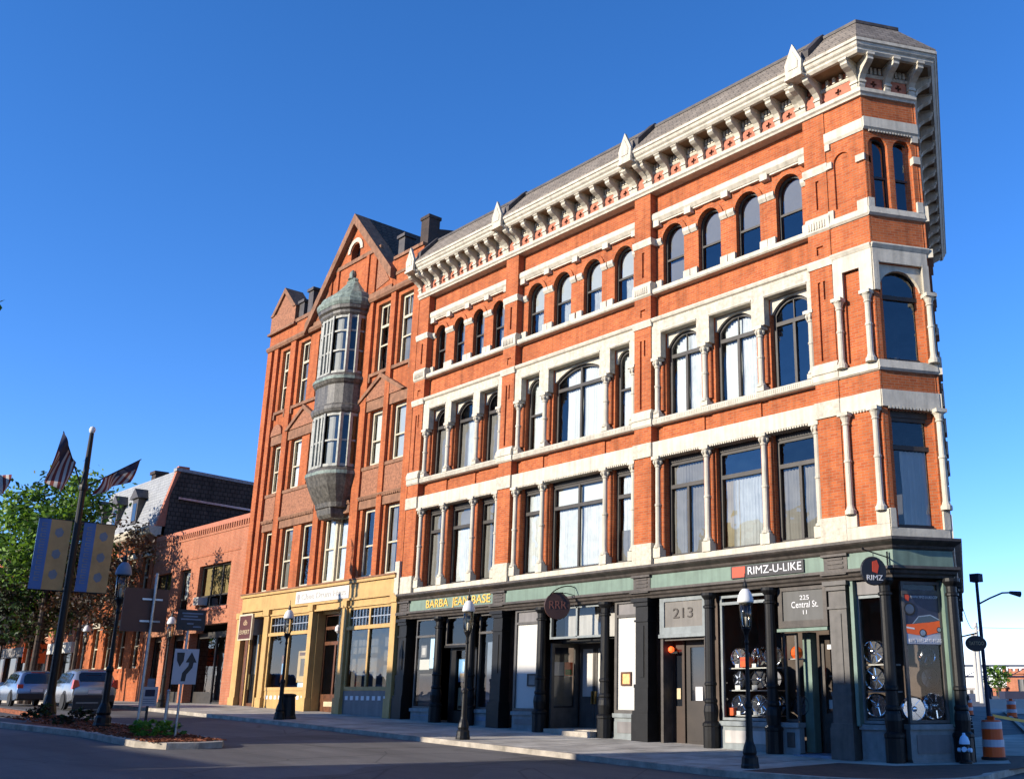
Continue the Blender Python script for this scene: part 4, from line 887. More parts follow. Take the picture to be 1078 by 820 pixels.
def place_rim(x, y, z, r, sp, lab, mt='chrome', rim='chrome', loc=(0,0,0), rz=0, tilt=0):
    base = thing('alloy_wheel', lab, 'wheel', group='alloy wheels on show in the shop windows')
    cz, sz = math.cos(rz), math.sin(rz)
    base.location = (loc[0] + x*cz - y*sz, loc[1] + x*sz + y*cz, z); base.rotation_euler = (0, 0, rz + tilt)
    w, o = make_rim(r, sp, .02)
    w.build('rim', M[rim], base, smooth=False); o.build('spokes', M[mt], base)
    b_ = MB(); b_.lathe(0, 0, [(r*.86, .09), (.01, .10)], 20, axis='y', c3=0); b_.build('barrel', M['tyre'], base)
    return base
for i, (z, sp, lab) in enumerate(((2.56, 10, 'bright chrome wheel with thin spokes, topmost of the stack of three in the narrow window'), (1.92, 8, 'chrome wheel with thick spokes, middle of the stack of three in the narrow window'), (1.28, 5, 'shaded five-spoke wheel, lowest of the stack of three in the narrow window'))):
    place_rim(-.40, .48, z, .29, sp, lab, tilt=R(12))
    sh_ = MB().box(-.62, .16, .34, .8, z-.335, z-.30); tag(sh_.build('shelf', M['whitewall']), ['glossy white top shelf under a wheel in the narrow window', 'white middle shelf under a wheel in the narrow window', 'white lowest shelf under a wheel in the narrow window'][i], 'shelf', 'display shelves in the narrow window')
wl = [['chrome wheel at the left end of the top display shelf', 'chrome wheel in the middle of the top display shelf behind the lamp', 'chrome wheel at the right end of the top display shelf'], ['black-rimmed wheel at the left of the middle display row', 'black-rimmed wheel in the middle of the middle display row', 'black-rimmed wheel at the right of the middle display row'], ['chrome wheel at lower left of the display window', 'chrome wheel in the middle of the lowest display row', 'blue-tinted chrome wheel at lower right of the display window']]
for r_, z in enumerate((2.52, 1.93, 1.27)):
    for c_, x in enumerate((-4.80, -4.20, -3.62)):
        place_rim(x, .55 + .10*(c_ % 2), z, .265, [9, 5, 7, 6][(r_ + 2*c_) % 4], wl[r_][c_], mt='chrome', rim='gunmetal' if r_ == 1 else 'chrome', tilt=R([14, -10, 22][(c_ + r_) % 3]))
        c2 = thing('price_card', 'small white card below the ' + wl[r_][c_].replace('black-rimmed ', '').replace('chrome ', '').replace(' behind the lamp', '').replace('blue-tinted ', ''), 'card', (x, .45, z-.275)); MB().box(-.07, .07, -.006, .006, 0, .10).build('card', M['pale'], c2) if r_ != 1 else MB().box(-.09, .09, -.006, .006, .0, .12).build('card', M['pale'], c2)
    tag(MB().box(-5.08, -3.46, .42, .95, z-.31, z-.28).build('shelf', M['galv'] if r_ else M['white']), ['white top shelf of the wheel display window', 'grey middle shelf of the wheel display window', 'grey bottom shelf of the wheel display window'][r_], 'shelf', 'shelves in the display window')
bx = thing('box', 'small orange carton between wheels on the top display shelf', 'box', (-4.45, .44, 2.255)); MB().box(-.15, .15, -.1, .1, 0, .26).build('carton', M['orange'], bx); MB().box(-.15, .15, -.102, -.1, .16, .22).build('label', M['red'], bx)
bx = thing('box', 'tiny orange carton in the bottom left corner of the display window', 'box', (-4.98, .42, 1.0)); MB().box(-.09, .09, -.08, .08, -.02, .18).build('carton', M['orange'], bx)
place_rim(.66, .62, 1.20, .30, 7, 'blue-tinted chrome wheel low in the corner window', loc=CL, rz=CROT, tilt=R(-15))
place_rim(1.18, .55, 1.27, .33, 9, 'wide chrome wheel turned sideways low at the right of the corner window', loc=CL, rz=CROT, tilt=R(-55))
place_rim(1.12, .60, 1.92, .25, 6, 'dark wheel on the middle shelf of the corner window', mt='gunmetal', rim='gunmetal', loc=CL, rz=CROT)
place_rim(1.18, .66, 2.46, .22, 6, 'small dark wheel under the car poster in the corner window', mt='gunmetal', rim='chrome', loc=CL, rz=CROT)
place_rim(-2.80, .62, 1.25, .26, 6, 'dark wheel low beside the shop entrance', mt='gunmetal', rim='gunmetal', tilt=R(10))
def blob(name, lab, cat, x, y, z, r, mm):
    w = MB(); w.lathe(x, y, [(r*.55, z), (r*.95, z+r*.5), (r, z+r), (r*.8, z+r*1.5), (r*.35, z+r*1.85)], 10); return tag(w.build(name, M[mm]), lab, cat)
blob('helmet', 'shiny orange helmet on the shelf left of the shop door', 'helmet', -2.84, .58, 2.45, .17, 'posterorange')
blob('helmet', 'shiny orange helmet seen through the shop door glass', 'helmet', -1.98, 1.45, 2.02, .17, 'posterorange')
tag(MB().box(-3.0, -2.62, .42, .8, 2.42, 2.45).build('shelf', M['whitewall']), 'white shelf under the helmet left of the shop door', 'shelf')
tag(MB().box(-2.3, -1.6, 1.25, 1.6, 1.98, 2.02).build('shelf', M['whitewall']), 'white shelf behind the shop door glass', 'shelf')
tag(MB().box(-2.12, -1.92, .962, .972, 2.68, 2.80).build('door_notice', M['pale']), 'small white card stuck high on the shop door glass', 'notice')
tag(MB().box(-2.14, -1.84, .962, .972, 1.18, 1.40).build('door_notice', M['white']), 'white opening hours card low on the shop door glass', 'notice')
rl = thing('entry_light', 'small round red-orange lamp beside the house number door', 'lamp', (-7.28, .40, 2.80)); w = MB(); w.lathe(0, 0, [(.03, -.09), (.09, -.04), (.09, .04), (.03, .09)], 10); w.build('globe', M['red_lamp'], rl); MB().box(-.03, .25, .0, .05, -.12, -.06).build('arm', M['iron'], rl)
# ================================================================ the gabled red brick building next door
BB = thing('gabled_brick_building', 'gabled red brick building with a copper oriel and a mustard yellow shopfront', 'building')
P = BB
U0, U1 = -36.1, -21.64
WC = [(-34.62, -33.74), (-32.66, -31.56), (-30.80, -29.68), (-28.68, -26.42), (-25.28, -24.16), (-23.44, -22.30)]
hl = []
for i, (a, c) in enumerate(WC):
    hl.append(rect(a, c, 6.16, 9.12))
    if i != 3: hl += [rect(a, c, 10.98, 13.48), rect(a+.04, c-.06, 15.26, 18.52)]
MB().holed(rect(U0, U1, 6.0, 19.7), hl, .14, .5).build('wall', M['brick_old'], P)
sp = MB()
STR = [(-36.1, -35.62), (-35.3, -34.9), (-33.46, -32.95), (-29.45, -28.95), (-26.16, -25.52), (-24.0, -23.62), (-22.12, -21.64)]
for a, c in STR: sp = MB(); sp.box(a, c, .0, .14, 6.0, 18.78); sp.build('pilaster', M['brick_old'], P)
for i, (a, c) in enumerate(WC):
    for z0, z1, k_ in ((6.16, 9.12, 0), (10.98, 13.48, 1), (15.26, 18.52, 2)):
        if i == 3:
            if k_: continue
            m_ = (a+c)/2
            for x0, x1 in ((a, m_-.05), (m_+.05, c)): window(P, x0, x1, z0, z1, .30, 0, fm='wood_cream', t=.15, rail=7.72, covers=[('curtain', .05, .95, .0, 1, 'curtain')], deep=.10)
            MB().box(m_-.09, m_+.09, .2, .4, z0, z1).build('mullion', M['wood_cream'], P); continue
        x0, x1 = (a, c) if k_ < 2 else (a+.04, c-.06)
        cov = [('blind', .45, 1, .0, 1, 'blind')] if (i + k_) % 2 == 0 else [('curtain', .05, .5, 0, 1, 'curtain_grey')]
        if k_ == 1: cov = [('blind', .05, .62, 0, 1, 'blind')]
        window(P, x0, x1, z0, z1, .30, 0, fm='wood_cream', t=.13, rail=(z0+z1)/2 - (.1 if k_ < 2 else .35), transom=17.45 if k_ == 2 else None, sub=[(.5, 17.5, 18.4)] if k_ == 2 else None, covers=cov, glass='glass_blue' if (i + k_) % 3 == 0 else 'glass', deep=.10)
groups_ = [(WC[0][0]-.14, WC[0][1]+.14), (WC[1][0]-.25, WC[2][1]+.1), (WC[3][0]-.1, WC[3][1]+.1), (WC[4][0]-.22, WC[5][1]+.14)]
for gi, (a, c) in enumerate(groups_):
    w = MB(); w.box(a, c, .06, .3, 9.13, 9.48); w.prism([(-.02, 9.62), (.04, 9.50), (.3, 9.50), (.3, 9.66), (-.02, 9.66)], 'x', a-.05, c+.05)
    for q in range(int((c-a)/.16)): w.box(a+.16*q, a+.16*q+.08, .0, .06, 9.50, 9.61)
    w.build('lintel', M['brown'], P)
    if gi != 2: MB().box(a+.05, c-.05, .07, .3, 9.68, 10.80).build('terracotta_panel', M['carved'], P)
    if gi != 2:
        w = MB(); w.box(a, c, .04, .3, 10.82, 10.97); w.box(a, c, .06, .3, 13.49, 13.95); w.build_split('sill', M['brown'], P)
        w = MB(); w.box(a, c, .03, .3, 15.10, 15.25); w.box(a-.02, a+.1, .03, .3, 14.85, 15.1); w.box(c-.1, c+.02, .03, .3, 14.85, 15.1); w.build_split('sill', M['brown'], P)
def pediment(a, c, z0, z1, name='pediment'):
    m_ = (a+c)/2; MB().prism([(a+.15, z0), (c-.15, z0), (m_, z1-.18)], 'y', .02, .2).build('pediment_field', M['carved'], P)
    w = MB(); d = .17; w.prism([(a, z0), (a+.32, z0), (m_, z1-.22), (m_, z1)], 'y', -.07, .2); w.prism([(m_, z1), (m_, z1-.22), (c-.32, z0), (c, z0)], 'y', -.07, .2); w.build('pediment', M['brown'], P)
pediment(-26.35, -22.30, 13.97, 15.08); pediment(-33.15, -29.6, 13.97, 15.02)
w = MB(); w.prism(opening(-34.75, -33.62, 13.96, 14.52, .5), 'y', .0, .2); w.build('arched_pediment', M['carved'], P)
w = MB(); w.prism([(-.12, 18.86), (-.05, 18.74), (.3, 18.74), (.3, 18.98), (-.10, 18.98)], 'x', U0, U1); w.build('string_course', M['brown'], P)
w = MB(); w.prism(opening(-34.9, -33.4, 19.0, 19.5, .45), 'y', .08, .135); w.build('blind_arch', M['brown'], P)
w = MB(); w.box(U0, -31.4, .06, .5, 18.99, 19.75); w.box(-24.2, U1, .06, .5, 18.99, 20.35); w.build_split('parapet', M['brick_old'], P)
w = MB(); w.box(-33.3, -31.2, .0, .6, 19.75, 19.95); w.box(-24.0, U1, -.02, .6, 20.35, 20.5); w.box(-24.0, U1, .02, .2, 19.55, 19.7); w.build_split('parapet_coping', M['brown'], P)
# gable
AP = (-27.6, 23.85); LF, RF = (-31.75, 19.2), (-23.85, 19.9)
ah = opening(-28.05, -27.2, 21.55, 22.35, .42)
MB().holed([(LF[0]+.2, 18.99), (RF[0]-.2, 18.99), (RF[0]-.2, RF[1]), (AP[0], AP[1]-.2), (LF[0]+.2, LF[1]+.3)], [ah], .04, .5).build('gable_wall', M['brick_old'], P)
MB().quad((-28.1, .35, 21.5), (-27.1, .35, 21.5), (-27.1, .35, 22.4), (-28.1, .35, 22.4)).build('gable_window', M['carglass'], P)
ro = opening(-28.32, -26.93, 21.56, 22.62, .69)[2:]; ri = opening(-28.10, -27.15, 21.56, 22.40, .47)[2:]
MB().prism(ro + ri[::-1], 'y', -.02, .03).build('gable_arch', M['stone2'], P)
w = MB()
def rake(p, q, th, y0, y1):
    d = Vector((q[0]-p[0], q[1]-p[1])).normalized(); n_ = Vector((-d.y, d.x)); n_ = n_ if n_.y > 0 else -n_
    return [p, q, (q[0]-n_.x*th, q[1]-n_.y*th), (p[0]-n_.x*th, p[1]-n_.y*th)]
def half(p, q, th):
    L_ = math.hypot(q[0]-p[0], q[1]-p[1]); dz = th * L_ / abs(q[0]-p[0])
    return [p, q, (q[0], q[1]-dz), (p[0], p[1]-dz)]
w.prism(half(LF, AP, .36), 'y', -.22, .55); w.prism(half(AP, RF, .36), 'y', -.221, .551)
w.build('gable_coping', M['brown'], P)
w = MB(); w.box(-30.0, -25.2, -.03, .1, 21.30, 21.50); w.box(-31.2, -24.0, -.02, .1, 19.02, 19.2); w.build('gable_string', M['brown'], P)
w = MB(); w.prism([(-30.9, 19.3), (-29.9, 19.3), (-29.9, 21.0)], 'y', .01, .05); w.prism([(-25.4, 19.3), (-24.3, 19.5), (-25.4, 21.0)], 'y', .01, .05); w.box(-25.35, -24.1, .0, .13, 19.25, 19.9) if False else None; w.build('gable_panel', M['carved'], P)
w = MB()
for x in (-29.75, -29.1, -26.3, -25.6): w.box(x-.12, x+.12, -.04, .05, 19.2, 21.3)
w.build_split('gable_strip', M['brick_old'], P)
w = MB(); w.prism([(LF[0], LF[1]+.02), AP, (RF[0], RF[1]+.02), (RF[0]-.3, RF[1]-.5), (LF[0]+.3, LF[1]-.4)], 'y', .57, 7.0); w.build('gable_roof', M['slate'], P)
# little pedimented dormer on the left, chimney stubs and the party wall
w = MB(); w.box(-36.0, -33.3, -.04, .5, 19.76, 20.75); w.prism([(-35.95, 20.75), (-33.35, 20.75), (-34.65, 21.95)], 'y', .0, .5); w.build('dormer', M['carved'], P)
w = MB(); w.prism([(-36.05, 20.7), (-35.7, 20.7), (-34.65, 21.75), (-34.65, 22.05)], 'y', -.1, .9); w.prism([(-34.65, 22.05), (-34.65, 21.75), (-33.6, 20.7), (-33.25, 20.7)], 'y', -.1, .9); w.box(-36.15, -33.2, -.12, .5, 19.66, 19.78); w.build('dormer_coping', M['brown'], P)
for x, z0, z1 in ((-32.9, 19.9, 20.9), (-32.0, 19.9, 21.3), (-23.6, 20.4, 21.5)):
    w = MB(); w.box(x-.25, x+.25, .1, .6, z0, z1-.15); w.box(x-.32, x+.32, .02, .68, z1-.15, z1); w.build('chimney', M['iron_brown'], P)
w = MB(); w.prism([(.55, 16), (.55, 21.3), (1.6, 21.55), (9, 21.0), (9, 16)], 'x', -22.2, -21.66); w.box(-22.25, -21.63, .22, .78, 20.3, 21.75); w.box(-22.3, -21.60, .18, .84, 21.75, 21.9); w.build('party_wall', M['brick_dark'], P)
w = MB(); w.prism([(-.15, 19.75), (1.4, 19.75), (1.4, 21.2)], 'x', -22.6, -22.2) if False else None
w = MB(); w.box(U0, U0+.3, .5, 12, .6, 19.7); w.box(U0, U1, .5, 12, 19.3, 19.6); w.build('side_wall', M['brick_old'], P)
MB().box(U0+.3, U1-.6, 3.0, 3.1, 5.0, 19.2).build('interior', M['room'], P)
# copper oriel
OP = [(-29.05, .13), (-29.0, -.30), (-28.80, -.68), (-28.45, -.92), (-28.1, -1.0), (-27.15, -1.0), (-26.72, -.90), (-26.38, -.66), (-26.18, -.30), (-26.12, .13)]
def ring(o): return o
w = MB(); w.sweep(OP, [(-.6, 9.35), (-.42, 9.4), (-.38, 9.6), (-.22, 9.9), (-.04, 10.3), (.06, 10.6), (.12, 10.75), (.12, 10.95), (.04, 11.05), (.0, 11.12), (-.6, 11.12)]); w.build('oriel_base', M['copper'], P)
w = MB(); w.sweep([(-28.4, .13), (-28.2, -.45), (-27.0, -.45), (-26.8, .13)], [(-.3, 8.9), (-.1, 8.95), (0, 9.1), (.05, 9.38), (-.3, 9.4)]); w.build('oriel_corbel', M['copper'], P)
w = MB(); w.sweep(OP, [(-.4, 13.55), (.03, 13.55), (.10, 13.62), (.14, 13.75), (.12, 13.9), (.02, 14.0), (.02, 14.9), (.10, 14.98), (.16, 15.1), (.14, 15.3), (.04, 15.42), (-.4, 15.42)]); w.build('oriel_band', M['copper'], P)
w = MB(); w.sweep(OP, [(.02, 15.11), (.18, 15.11), (.18, 15.25), (.02, 15.25)]); w.sweep(OP, [(.02, 10.78), (.14, 10.78), (.14, 10.92), (.02, 10.92)]); w.build('oriel_moulding', M['verdigris'], P)
w = MB(); w.sweep(OP, [(-.4, 18.2), (.04, 18.2), (.10, 18.3), (.10, 18.42), (.2, 18.5), (.22, 18.66), (-.4, 18.66)]); w.build('oriel_cornice', M['copper'], P)
w = MB(); w.sweep(OP, [(-.4, 18.665), (.24, 18.665), (.30, 18.8), (.30, 18.95), (.16, 19.1), (.12, 19.25), (-.4, 19.25)]); w.build('oriel_crown', M['verdigris'], P)
def crown_ring(s_, z): return [(-27.58 + (x + 27.58)*s_, y*s_ + .13*(1-s_), z) for x, y in OP]
w = MB(); rr_ = [crown_ring(s_, z) for s_, z in ((1.04, 19.25), (.98, 19.38), (.84, 19.5), (.62, 19.75), (.40, 20.08), (.29, 20.25), (.31, 20.32), (.22, 20.45))]
k_ = len(OP); w._add([v for r in rr_ for v in r], [(i*k_+j, i*k_+(j+1) % k_, (i+1)*k_+(j+1) % k_, (i+1)*k_+j) for i in range(len(rr_)-1) for j in range(k_)] + [list(range((len(rr_)-1)*k_, len(rr_)*k_))])
w.lathe(-27.58, -.05, [(.22, 20.42), (.15, 20.52), (.17, 20.68), (.12, 20.8), (.03, 20.92)], 10); w.build('oriel_roof', M['verdigris'], P)
for z0, z1, zr in ((11.12, 13.55, 12.3), (15.42, 18.2, 16.5)):
    f = MB()
    xs = [-28.1, -27.78, -27.47, -27.15]
    for x in xs: f.box(x-.07, x+.07, -1.02, -.86, z0, z1)
    for (xa, ya) in (OP[1], OP[2], OP[5], OP[7], OP[8]): f.box(xa-.07, xa+.07, ya-.06, ya+.08, z0, z1)
    f.sweep(OP, [(-.10, z0), (.01, z0), (.01, z0+.12), (-.10, z0+.12)]); f.sweep(OP, [(-.10, z1-.12), (.01, z1-.12), (.01, z1), (-.10, z1)]); f.sweep(OP, [(-.08, zr-.04), (.0, zr-.04), (.0, zr+.04), (-.08, zr+.04)])
    if z0 > 15: f.sweep(OP, [(-.08, 17.4), (.0, 17.4), (.0, 17.48), (-.08, 17.48)])
    f = f.build('oriel_window', M['oriel_sash'], P)
    g_ = MB(); ip_ = [(x, y) for x, y in OP]; v_ = []
    g_._add([(x, y+.06, z0) for x, y in OP] + [(x, y+.06, z1) for x, y in OP], [(i, i+1, k_+i+1, k_+i) for i in range(k_-1)]); g_.build('oriel_pane', M['glass'], f, recalc=False)
    b_ = MB(); b_._add([(x-.05, y+.10, z0) for x, y in OP[5:8]] + [(x-.05, y+.10, z1) for x, y in OP[5:8]], [(i, i+1, 3+i+1, 3+i) for i in range(2)]); b_.build('oriel_blind', mat('cream_blind' + str(int(z0)), (.46,.41,.31), .5, var=.12), f, recalc=False)
    b_ = MB(); b_.box(-28.08, -27.18, -.84, -.82, z0+.5, z1); b_.build('oriel_blind', M['blind'], f)
    MB().box(-28.7, -26.4, -.2, -.1, z0, z1).build('oriel_back', M['room'], f)
# yellow shopfront
zg = .95
def ybox(name, *bs, m_='yellow'):
    w = MB()
    for b_ in bs: w.box(*b_)
    return w.build(name, M[m_], P)
ybox('shop_fascia', (-35.75, -21.9, -.06, .3, 5.38, 5.98), (-35.8, -21.85, -.16, .3, 5.98, 6.09))
ybox('fascia_cornice', (-35.8, -21.85, -.20, .3, 6.10, 6.16), m_='brown')
ybox('fascia_moulding', (-35.75, -21.9, -.12, .3, 5.28, 5.37), (-35.75, -21.9, -.02, .3, 5.05, 5.28), (-35.75, -21.9, -.09, .3, 4.98, 5.05))
for x0, x1 in ((-35.98, -35.42), (-33.1, -32.62), (-28.75, -28.42), (-25.98, -25.5), (-22.05, -21.66)):
    ybox('shop_pilaster', (x0, x1, -.12, .3, .4, 5.27), (x0-.04, x1+.04, -.17, .3, .4, 1.35), (x0-.05, x1+.05, -.18, .3, 5.0, 5.27))
ybox('pier_stone', (-21.98, -21.66, -.10, .3, 5.3, 6.6), m_='stone2')
for u0, u1 in ((-32.6, -28.78), (-25.48, -22.08)):
    m_ = (u0+u1)/2
    f = MB(); f.holed(rect(u0, u1, 1.65, 4.97), [rect(u0+.12, m_-.06, 1.8, 4.05), rect(m_+.06, u1-.12, 1.8, 4.05), rect(u0+.12, m_-.06, 4.22, 4.88), rect(m_+.06, u1-.12, 4.22, 4.88)], -.02, .10); f.box(u0, u1, -.08, .1, 4.06, 4.2)
    f = f.build('shop_window', M['yellow'], P)
    MB().quad((u0+.1, .05, 1.7), (u1-.1, .05, 1.7), (u1-.1, .05, 4.9), (u0+.1, .05, 4.9)).build('pane', M['shopglass'] if u0 < -30 else M['glass'], f, recalc=False)
    l_ = MB()
    for a, c in ((u0+.12, m_-.06), (m_+.06, u1-.12)):
        for q in range(1, 6): x = a + (c-a)*q/6; l_.box(x-.012, x+.012, .01, .04, 4.22, 4.88)
        l_.box(a, c, .012, .038, 4.53, 4.57)
    l_.build('leaded_light', M['galv'], f)
    ybox('stallriser', (u0, u1, .0, .3, .4, 1.64), m_='yellow' if u0 < -30 else 'grey')
    t_ = MB()
    for q in range(int((u1-u0)/.42)): t_.box(u0+.2+.42*q, u0+.42+.42*q, -.012, -.001, 1.28, 1.44)
    t_.build('white_tiles', M['pale'], P)
d = MB(); d.holed(rect(-35.4, -33.12, .6, 4.96), [rect(-34.55, -33.75, 1.1, 4.2)], .1, .25); d.box(-35.1, -34.85, .02, .1, .6, 4.3); d.box(-34.72, -34.6, .0, .1, .6, 4.2, 1); d.box(-33.72, -33.6, .0, .1, .6, 4.2, 1); d = d.build('door', [M['wood_red'], M['yellow']], P)
MB().box(-34.58, -33.72, .18, .2, 1.05, 4.22).build('pane', M['carglass'], d)
MB().box(-34.46, -34.40, .04, .1, 1.7, 2.4).build('handle', M['brass'], d)
d = MB(); d.box(-28.42, -28.34, .12, .6, .5, 4.97); d.box(-26.06, -25.98, .12, .6, .5, 4.97); d.box(-28.34, -26.06, .3, .6, 4.86, 4.97); d.build('entry_jamb', M['yellow'], P)
d = MB(); d.holed(rect(-28.34, -26.06, .6, 4.86), [rect(-28.22, -27.36, 1.5, 3.55), rect(-27.24, -26.4, 1.5, 3.55), rect(-28.22, -26.3, 3.7, 4.2), rect(-28.22, -26.3, 4.34, 4.78)], .48, .56); d = d.build('door', M['wood_red'], P)
MB().quad((-28.3, .52, 1.4), (-26.2, .52, 1.4), (-26.2, .52, 4.85), (-28.3, .52, 4.85)).build('pane', M['shopglass'], d, recalc=False)
MB().box(-27.9, -26.6, .465, .479, 1.0, 1.2).build('letter_plate', M['curtain_tan'], d)
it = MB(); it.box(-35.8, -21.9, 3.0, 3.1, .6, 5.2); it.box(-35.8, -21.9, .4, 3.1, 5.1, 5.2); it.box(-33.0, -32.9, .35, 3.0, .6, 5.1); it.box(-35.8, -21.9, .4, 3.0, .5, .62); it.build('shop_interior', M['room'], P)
sg = thing('shop_sign', 'white fascia sign with faint grey lettering over the yellow shopfront', 'sign', (-27.85, -.06, 5.66))
MB().box(-2.35, 2.35, -.03, -.002, -.27, .27).build('board', M['white'], sg)
text(sg, 'Chee Drum Haus', .15, -.036, 0, .27, mat('faint_grey_ink', (.38,.37,.34), .6), w=3.9)
w = MB(); w.lathe(-2.08, -.034, [(.14, 0), (.10, -.004)], 14, axis='y', c3=.03); w.box(-2.14, -2.02, -.037, -.031, -.22, -.10); w.build_split('emblem', M['blind_grey'], sg)
sg = thing('hanging_sign', 'square maroon sign with cream lettering hanging at the yellow shop corner', 'sign', (-34.1, -.5, 4.55))
MB().box(-.62, .62, -.04, .04, -.56, .50).build('board', mat('maroon_sign', (.07,.012,.008), .5), sg)
f = MB(); f.holed(rect(-.70, .70, -.62, .58), [rect(-.62, .62, -.56, .50)], -.05, .05); f.build('frame', M['wood_cream'], sg)
text(sg, 'EXPERT', 0, -.05, -.26, .20, M['curtain_tan'], w=1.02); text(sg, 'db', 0, -.05, .18, .26, M['skin_tan'], w=.4)
w = MB(); w.tube((-.5, 0, .62), (-.5, .55, .72), .02); w.tube((.5, 0, .62), (.5, .55, .72), .02); w.build('bracket', M['iron'], sg)
poster(-30.1, -29.1, 2.0, 3.35, .25, 'banochre', 'ochre poster with a dark round figure in the yellow shop window', [('figure', .25, .75, .2, .75, 'iron_brown'), ('heading', .1, .9, .85, .95, 'wood_red')])
poster(-31.7, -31.1, 2.0, 3.2, .27, 'wood_red', 'reddish brown poster behind the lamp in the yellow shop window', [('picture', .1, .9, .3, .7, 'blue_poster')])
poster(-29.9, -29.3, 1.72, 1.98, .22, 'sky_poster', 'small pale card under the ochre poster')
# hanging lantern in the yellow shop entry
ln = thing('entry_lantern', 'small white globe lantern hanging in the yellow shop entry', 'lamp', (-26.75, .25, 4.2)); w = MB(); w.lathe(0, 0, [(.03, -.2), (.13, -.1), (.13, .05), (.05, .15)], 10); w.build('globe', M['lampwhite'], ln); MB().tube((0,0,.15), (0,0,.72), .012).build('chain', M['iron'], ln)

# ================================================================ low orange brick building
LB = thing('low_brick_building', 'two-storey flat-topped orange brick building left of the gabled building', 'building'); P = LB
V0 = .12
LW = [(-41.9, -38.0, 3), (-44.5, -43.05, 1), (-48.2, -45.7, 2)]
hl = [rect(a, c, 5.82, 8.05) for a, c, n in LW] + [rect(a, c, 1.0, 4.95) for a, c in ((-42.2, -37.6), (-45.3, -42.85), (-48.2, -46.0))]
MB().holed(rect(-48.6, -36.12, .5, 10.05), hl, V0, V0+.45).build('wall', M['brick_low'], P)
w = MB(); w.box(-48.6, -36.12, V0-.05, V0+.4, 10.06, 10.3)
w.build('coping', M['terra'], P)
w = MB()
for q in range(44): w.box(-48.5+.28*q, -48.36+.28*q, V0-.06, V0, 9.78, 10.05)
w.box(-48.6, -36.12, V0-.04, V0, 9.66, 9.78); w.box(-47.6, -37.0, V0-.03, V0, 8.55, 8.62)
w.build('corbel_table', M['brick_low'], P)
for a, c, n in LW:
    w = window(P, a, c, 5.82, 8.05, V0+.2, 0, fm='wood_dark', t=.08, mull=[i/n for i in range(1, n)] or None, rail=6.45, covers=[('blind', .04, .97, .28, 1, 'blind_tan' if n != 1 else 'blind')] )
    MB().box(a-.08, c+.08, V0-.06, V0+.2, 5.66, 5.81).build_split('sill', M['terra'], P)
ac = thing('air_conditioner', 'small white window air conditioner in the low brick building', 'air conditioner', (-41.25, V0-.08, 6.0)); w = MB(); w.box(-.3, .3, -.2, .3, -.02, .38); w.build('case', M['white'], ac); MB().box(-.24, .24, -.212, -.2, .04, .32).build('grille', M['grey'], ac)
w = MB(); w.box(-48.6, -42.9, V0-.08, V0+.3, 4.55, 4.95); w.box(-42.3, -41.2, V0-.08, V0+.3, 4.55, 4.95); w.box(-48.6, -41.2, V0-.12, V0+.3, 4.95, 5.03)
w.build('shop_lintel', M['carved'], P)
for a, c in ((-42.2, -37.6), (-45.3, -42.85), (-48.2, -46.0)):
    f = MB(); f.holed(rect(a, c, .9, 4.6), [rect(a+.1, (a+c)/2-.06, 1.6, 4.3), rect((a+c)/2+.06, c-.1, 1.1, 4.3)], V0+.5, V0+.6); f = f.build('shopfront', M['wood_dark'], P)
    MB().quad((a+.1, V0+.55, 1.0), (c-.1, V0+.55, 1.0), (c-.1, V0+.55, 4.4), (a+.1, V0+.55, 4.4)).build('pane', M['shopglass'], f, recalc=False)
w = MB(); w.box(-48.5, -36.2, 4.2, 4.3, .8, 9.8); w.box(-48.5, -36.2, V0+.5, 12, 9.55, 9.7); w.box(-48.5, -36.2, V0+.5, 4.2, 5.15, 5.3); w.box(-48.5, -36.2, 12, 12.2, .8, 9.7); w.build('interior', M['room'], P)

# ================================================================ mansard building
MN = thing('mansard_building', 'brick building with a pale slate mansard front and a dark slate gable end', 'building'); P = MN
a, c = -60.5, -48.7
hl = []
for q in range(5):
    x = -59.6 + 2.3*q; hl += [rect(x, x+1.15, 6.9, 9.3), rect(x, x+1.15, 2.9+0, 5.4)]
MB().holed(rect(a, c, .8, 10.5), hl, .1, .5).build('wall', M['brick_old'], P)
for q in range(5):
    x = -59.6 + 2.3*q
    for z0, z1 in ((6.9, 9.3), (2.9, 5.4)): window(P, x, x+1.15, z0, z1, .28, 0, fm='wood_cream', t=.1, rail=(z0+z1)/2, covers=[('blind', .1, 1, .4, 1, 'blind_grey')])
w = MB()
for q in range(5):
    x = -59.6 + 2.3*q
    for z1 in (9.3, 5.4): w.box(x-.15, x+1.3, .02, .2, z1+.02, z1+.35)
w.build_split('window_hood', M['stone2'], P)
w = MB(); w.prism([(-.45, 10.9), (-.3, 10.6), (.0, 10.4), (.3, 10.4), (.3, 11.0), (-.45, 11.0)], 'x', a, c); w.build('eaves_cornice', M['stone2'], P)
w = MB()
for q in range(14): w.prism([(.0, 10.0), (-.35, 10.5), (.1, 10.5)], 'x', a+.3+.85*q, a+.5+.85*q)
w.build_split('eaves_bracket', M['brown'], P)
w = MB(); w.prism([(.0, 11.02), (.95, 14.55), (1.5, 14.55), (1.5, 11.02)], 'x', a, c-.34); w.build('mansard_slope', M['slate_pale'], P)
w = MB(); w.prism([(-.05, 11.02), (.85, 14.75), (1.5, 14.75), (1.5, 11.02)], 'x', c-.34, c-.02); w.build('mansard_kerb', M['terra'], P)
w = MB(); w.prism([(.3, 6), (.55, 12.9), (1.0, 14.4), (11.5, 13.9), (11.5, 6)], 'x', c-.02, c+.02); w.build('gable_end', M['slate'], P)
w = MB(); w.prism([(.7, 14.42), (.7, 14.62), (11.6, 14.10), (11.6, 13.9)], 'x', c-.4, c+.08); w.build('ridge_flashing', M['slate_pale'], P)
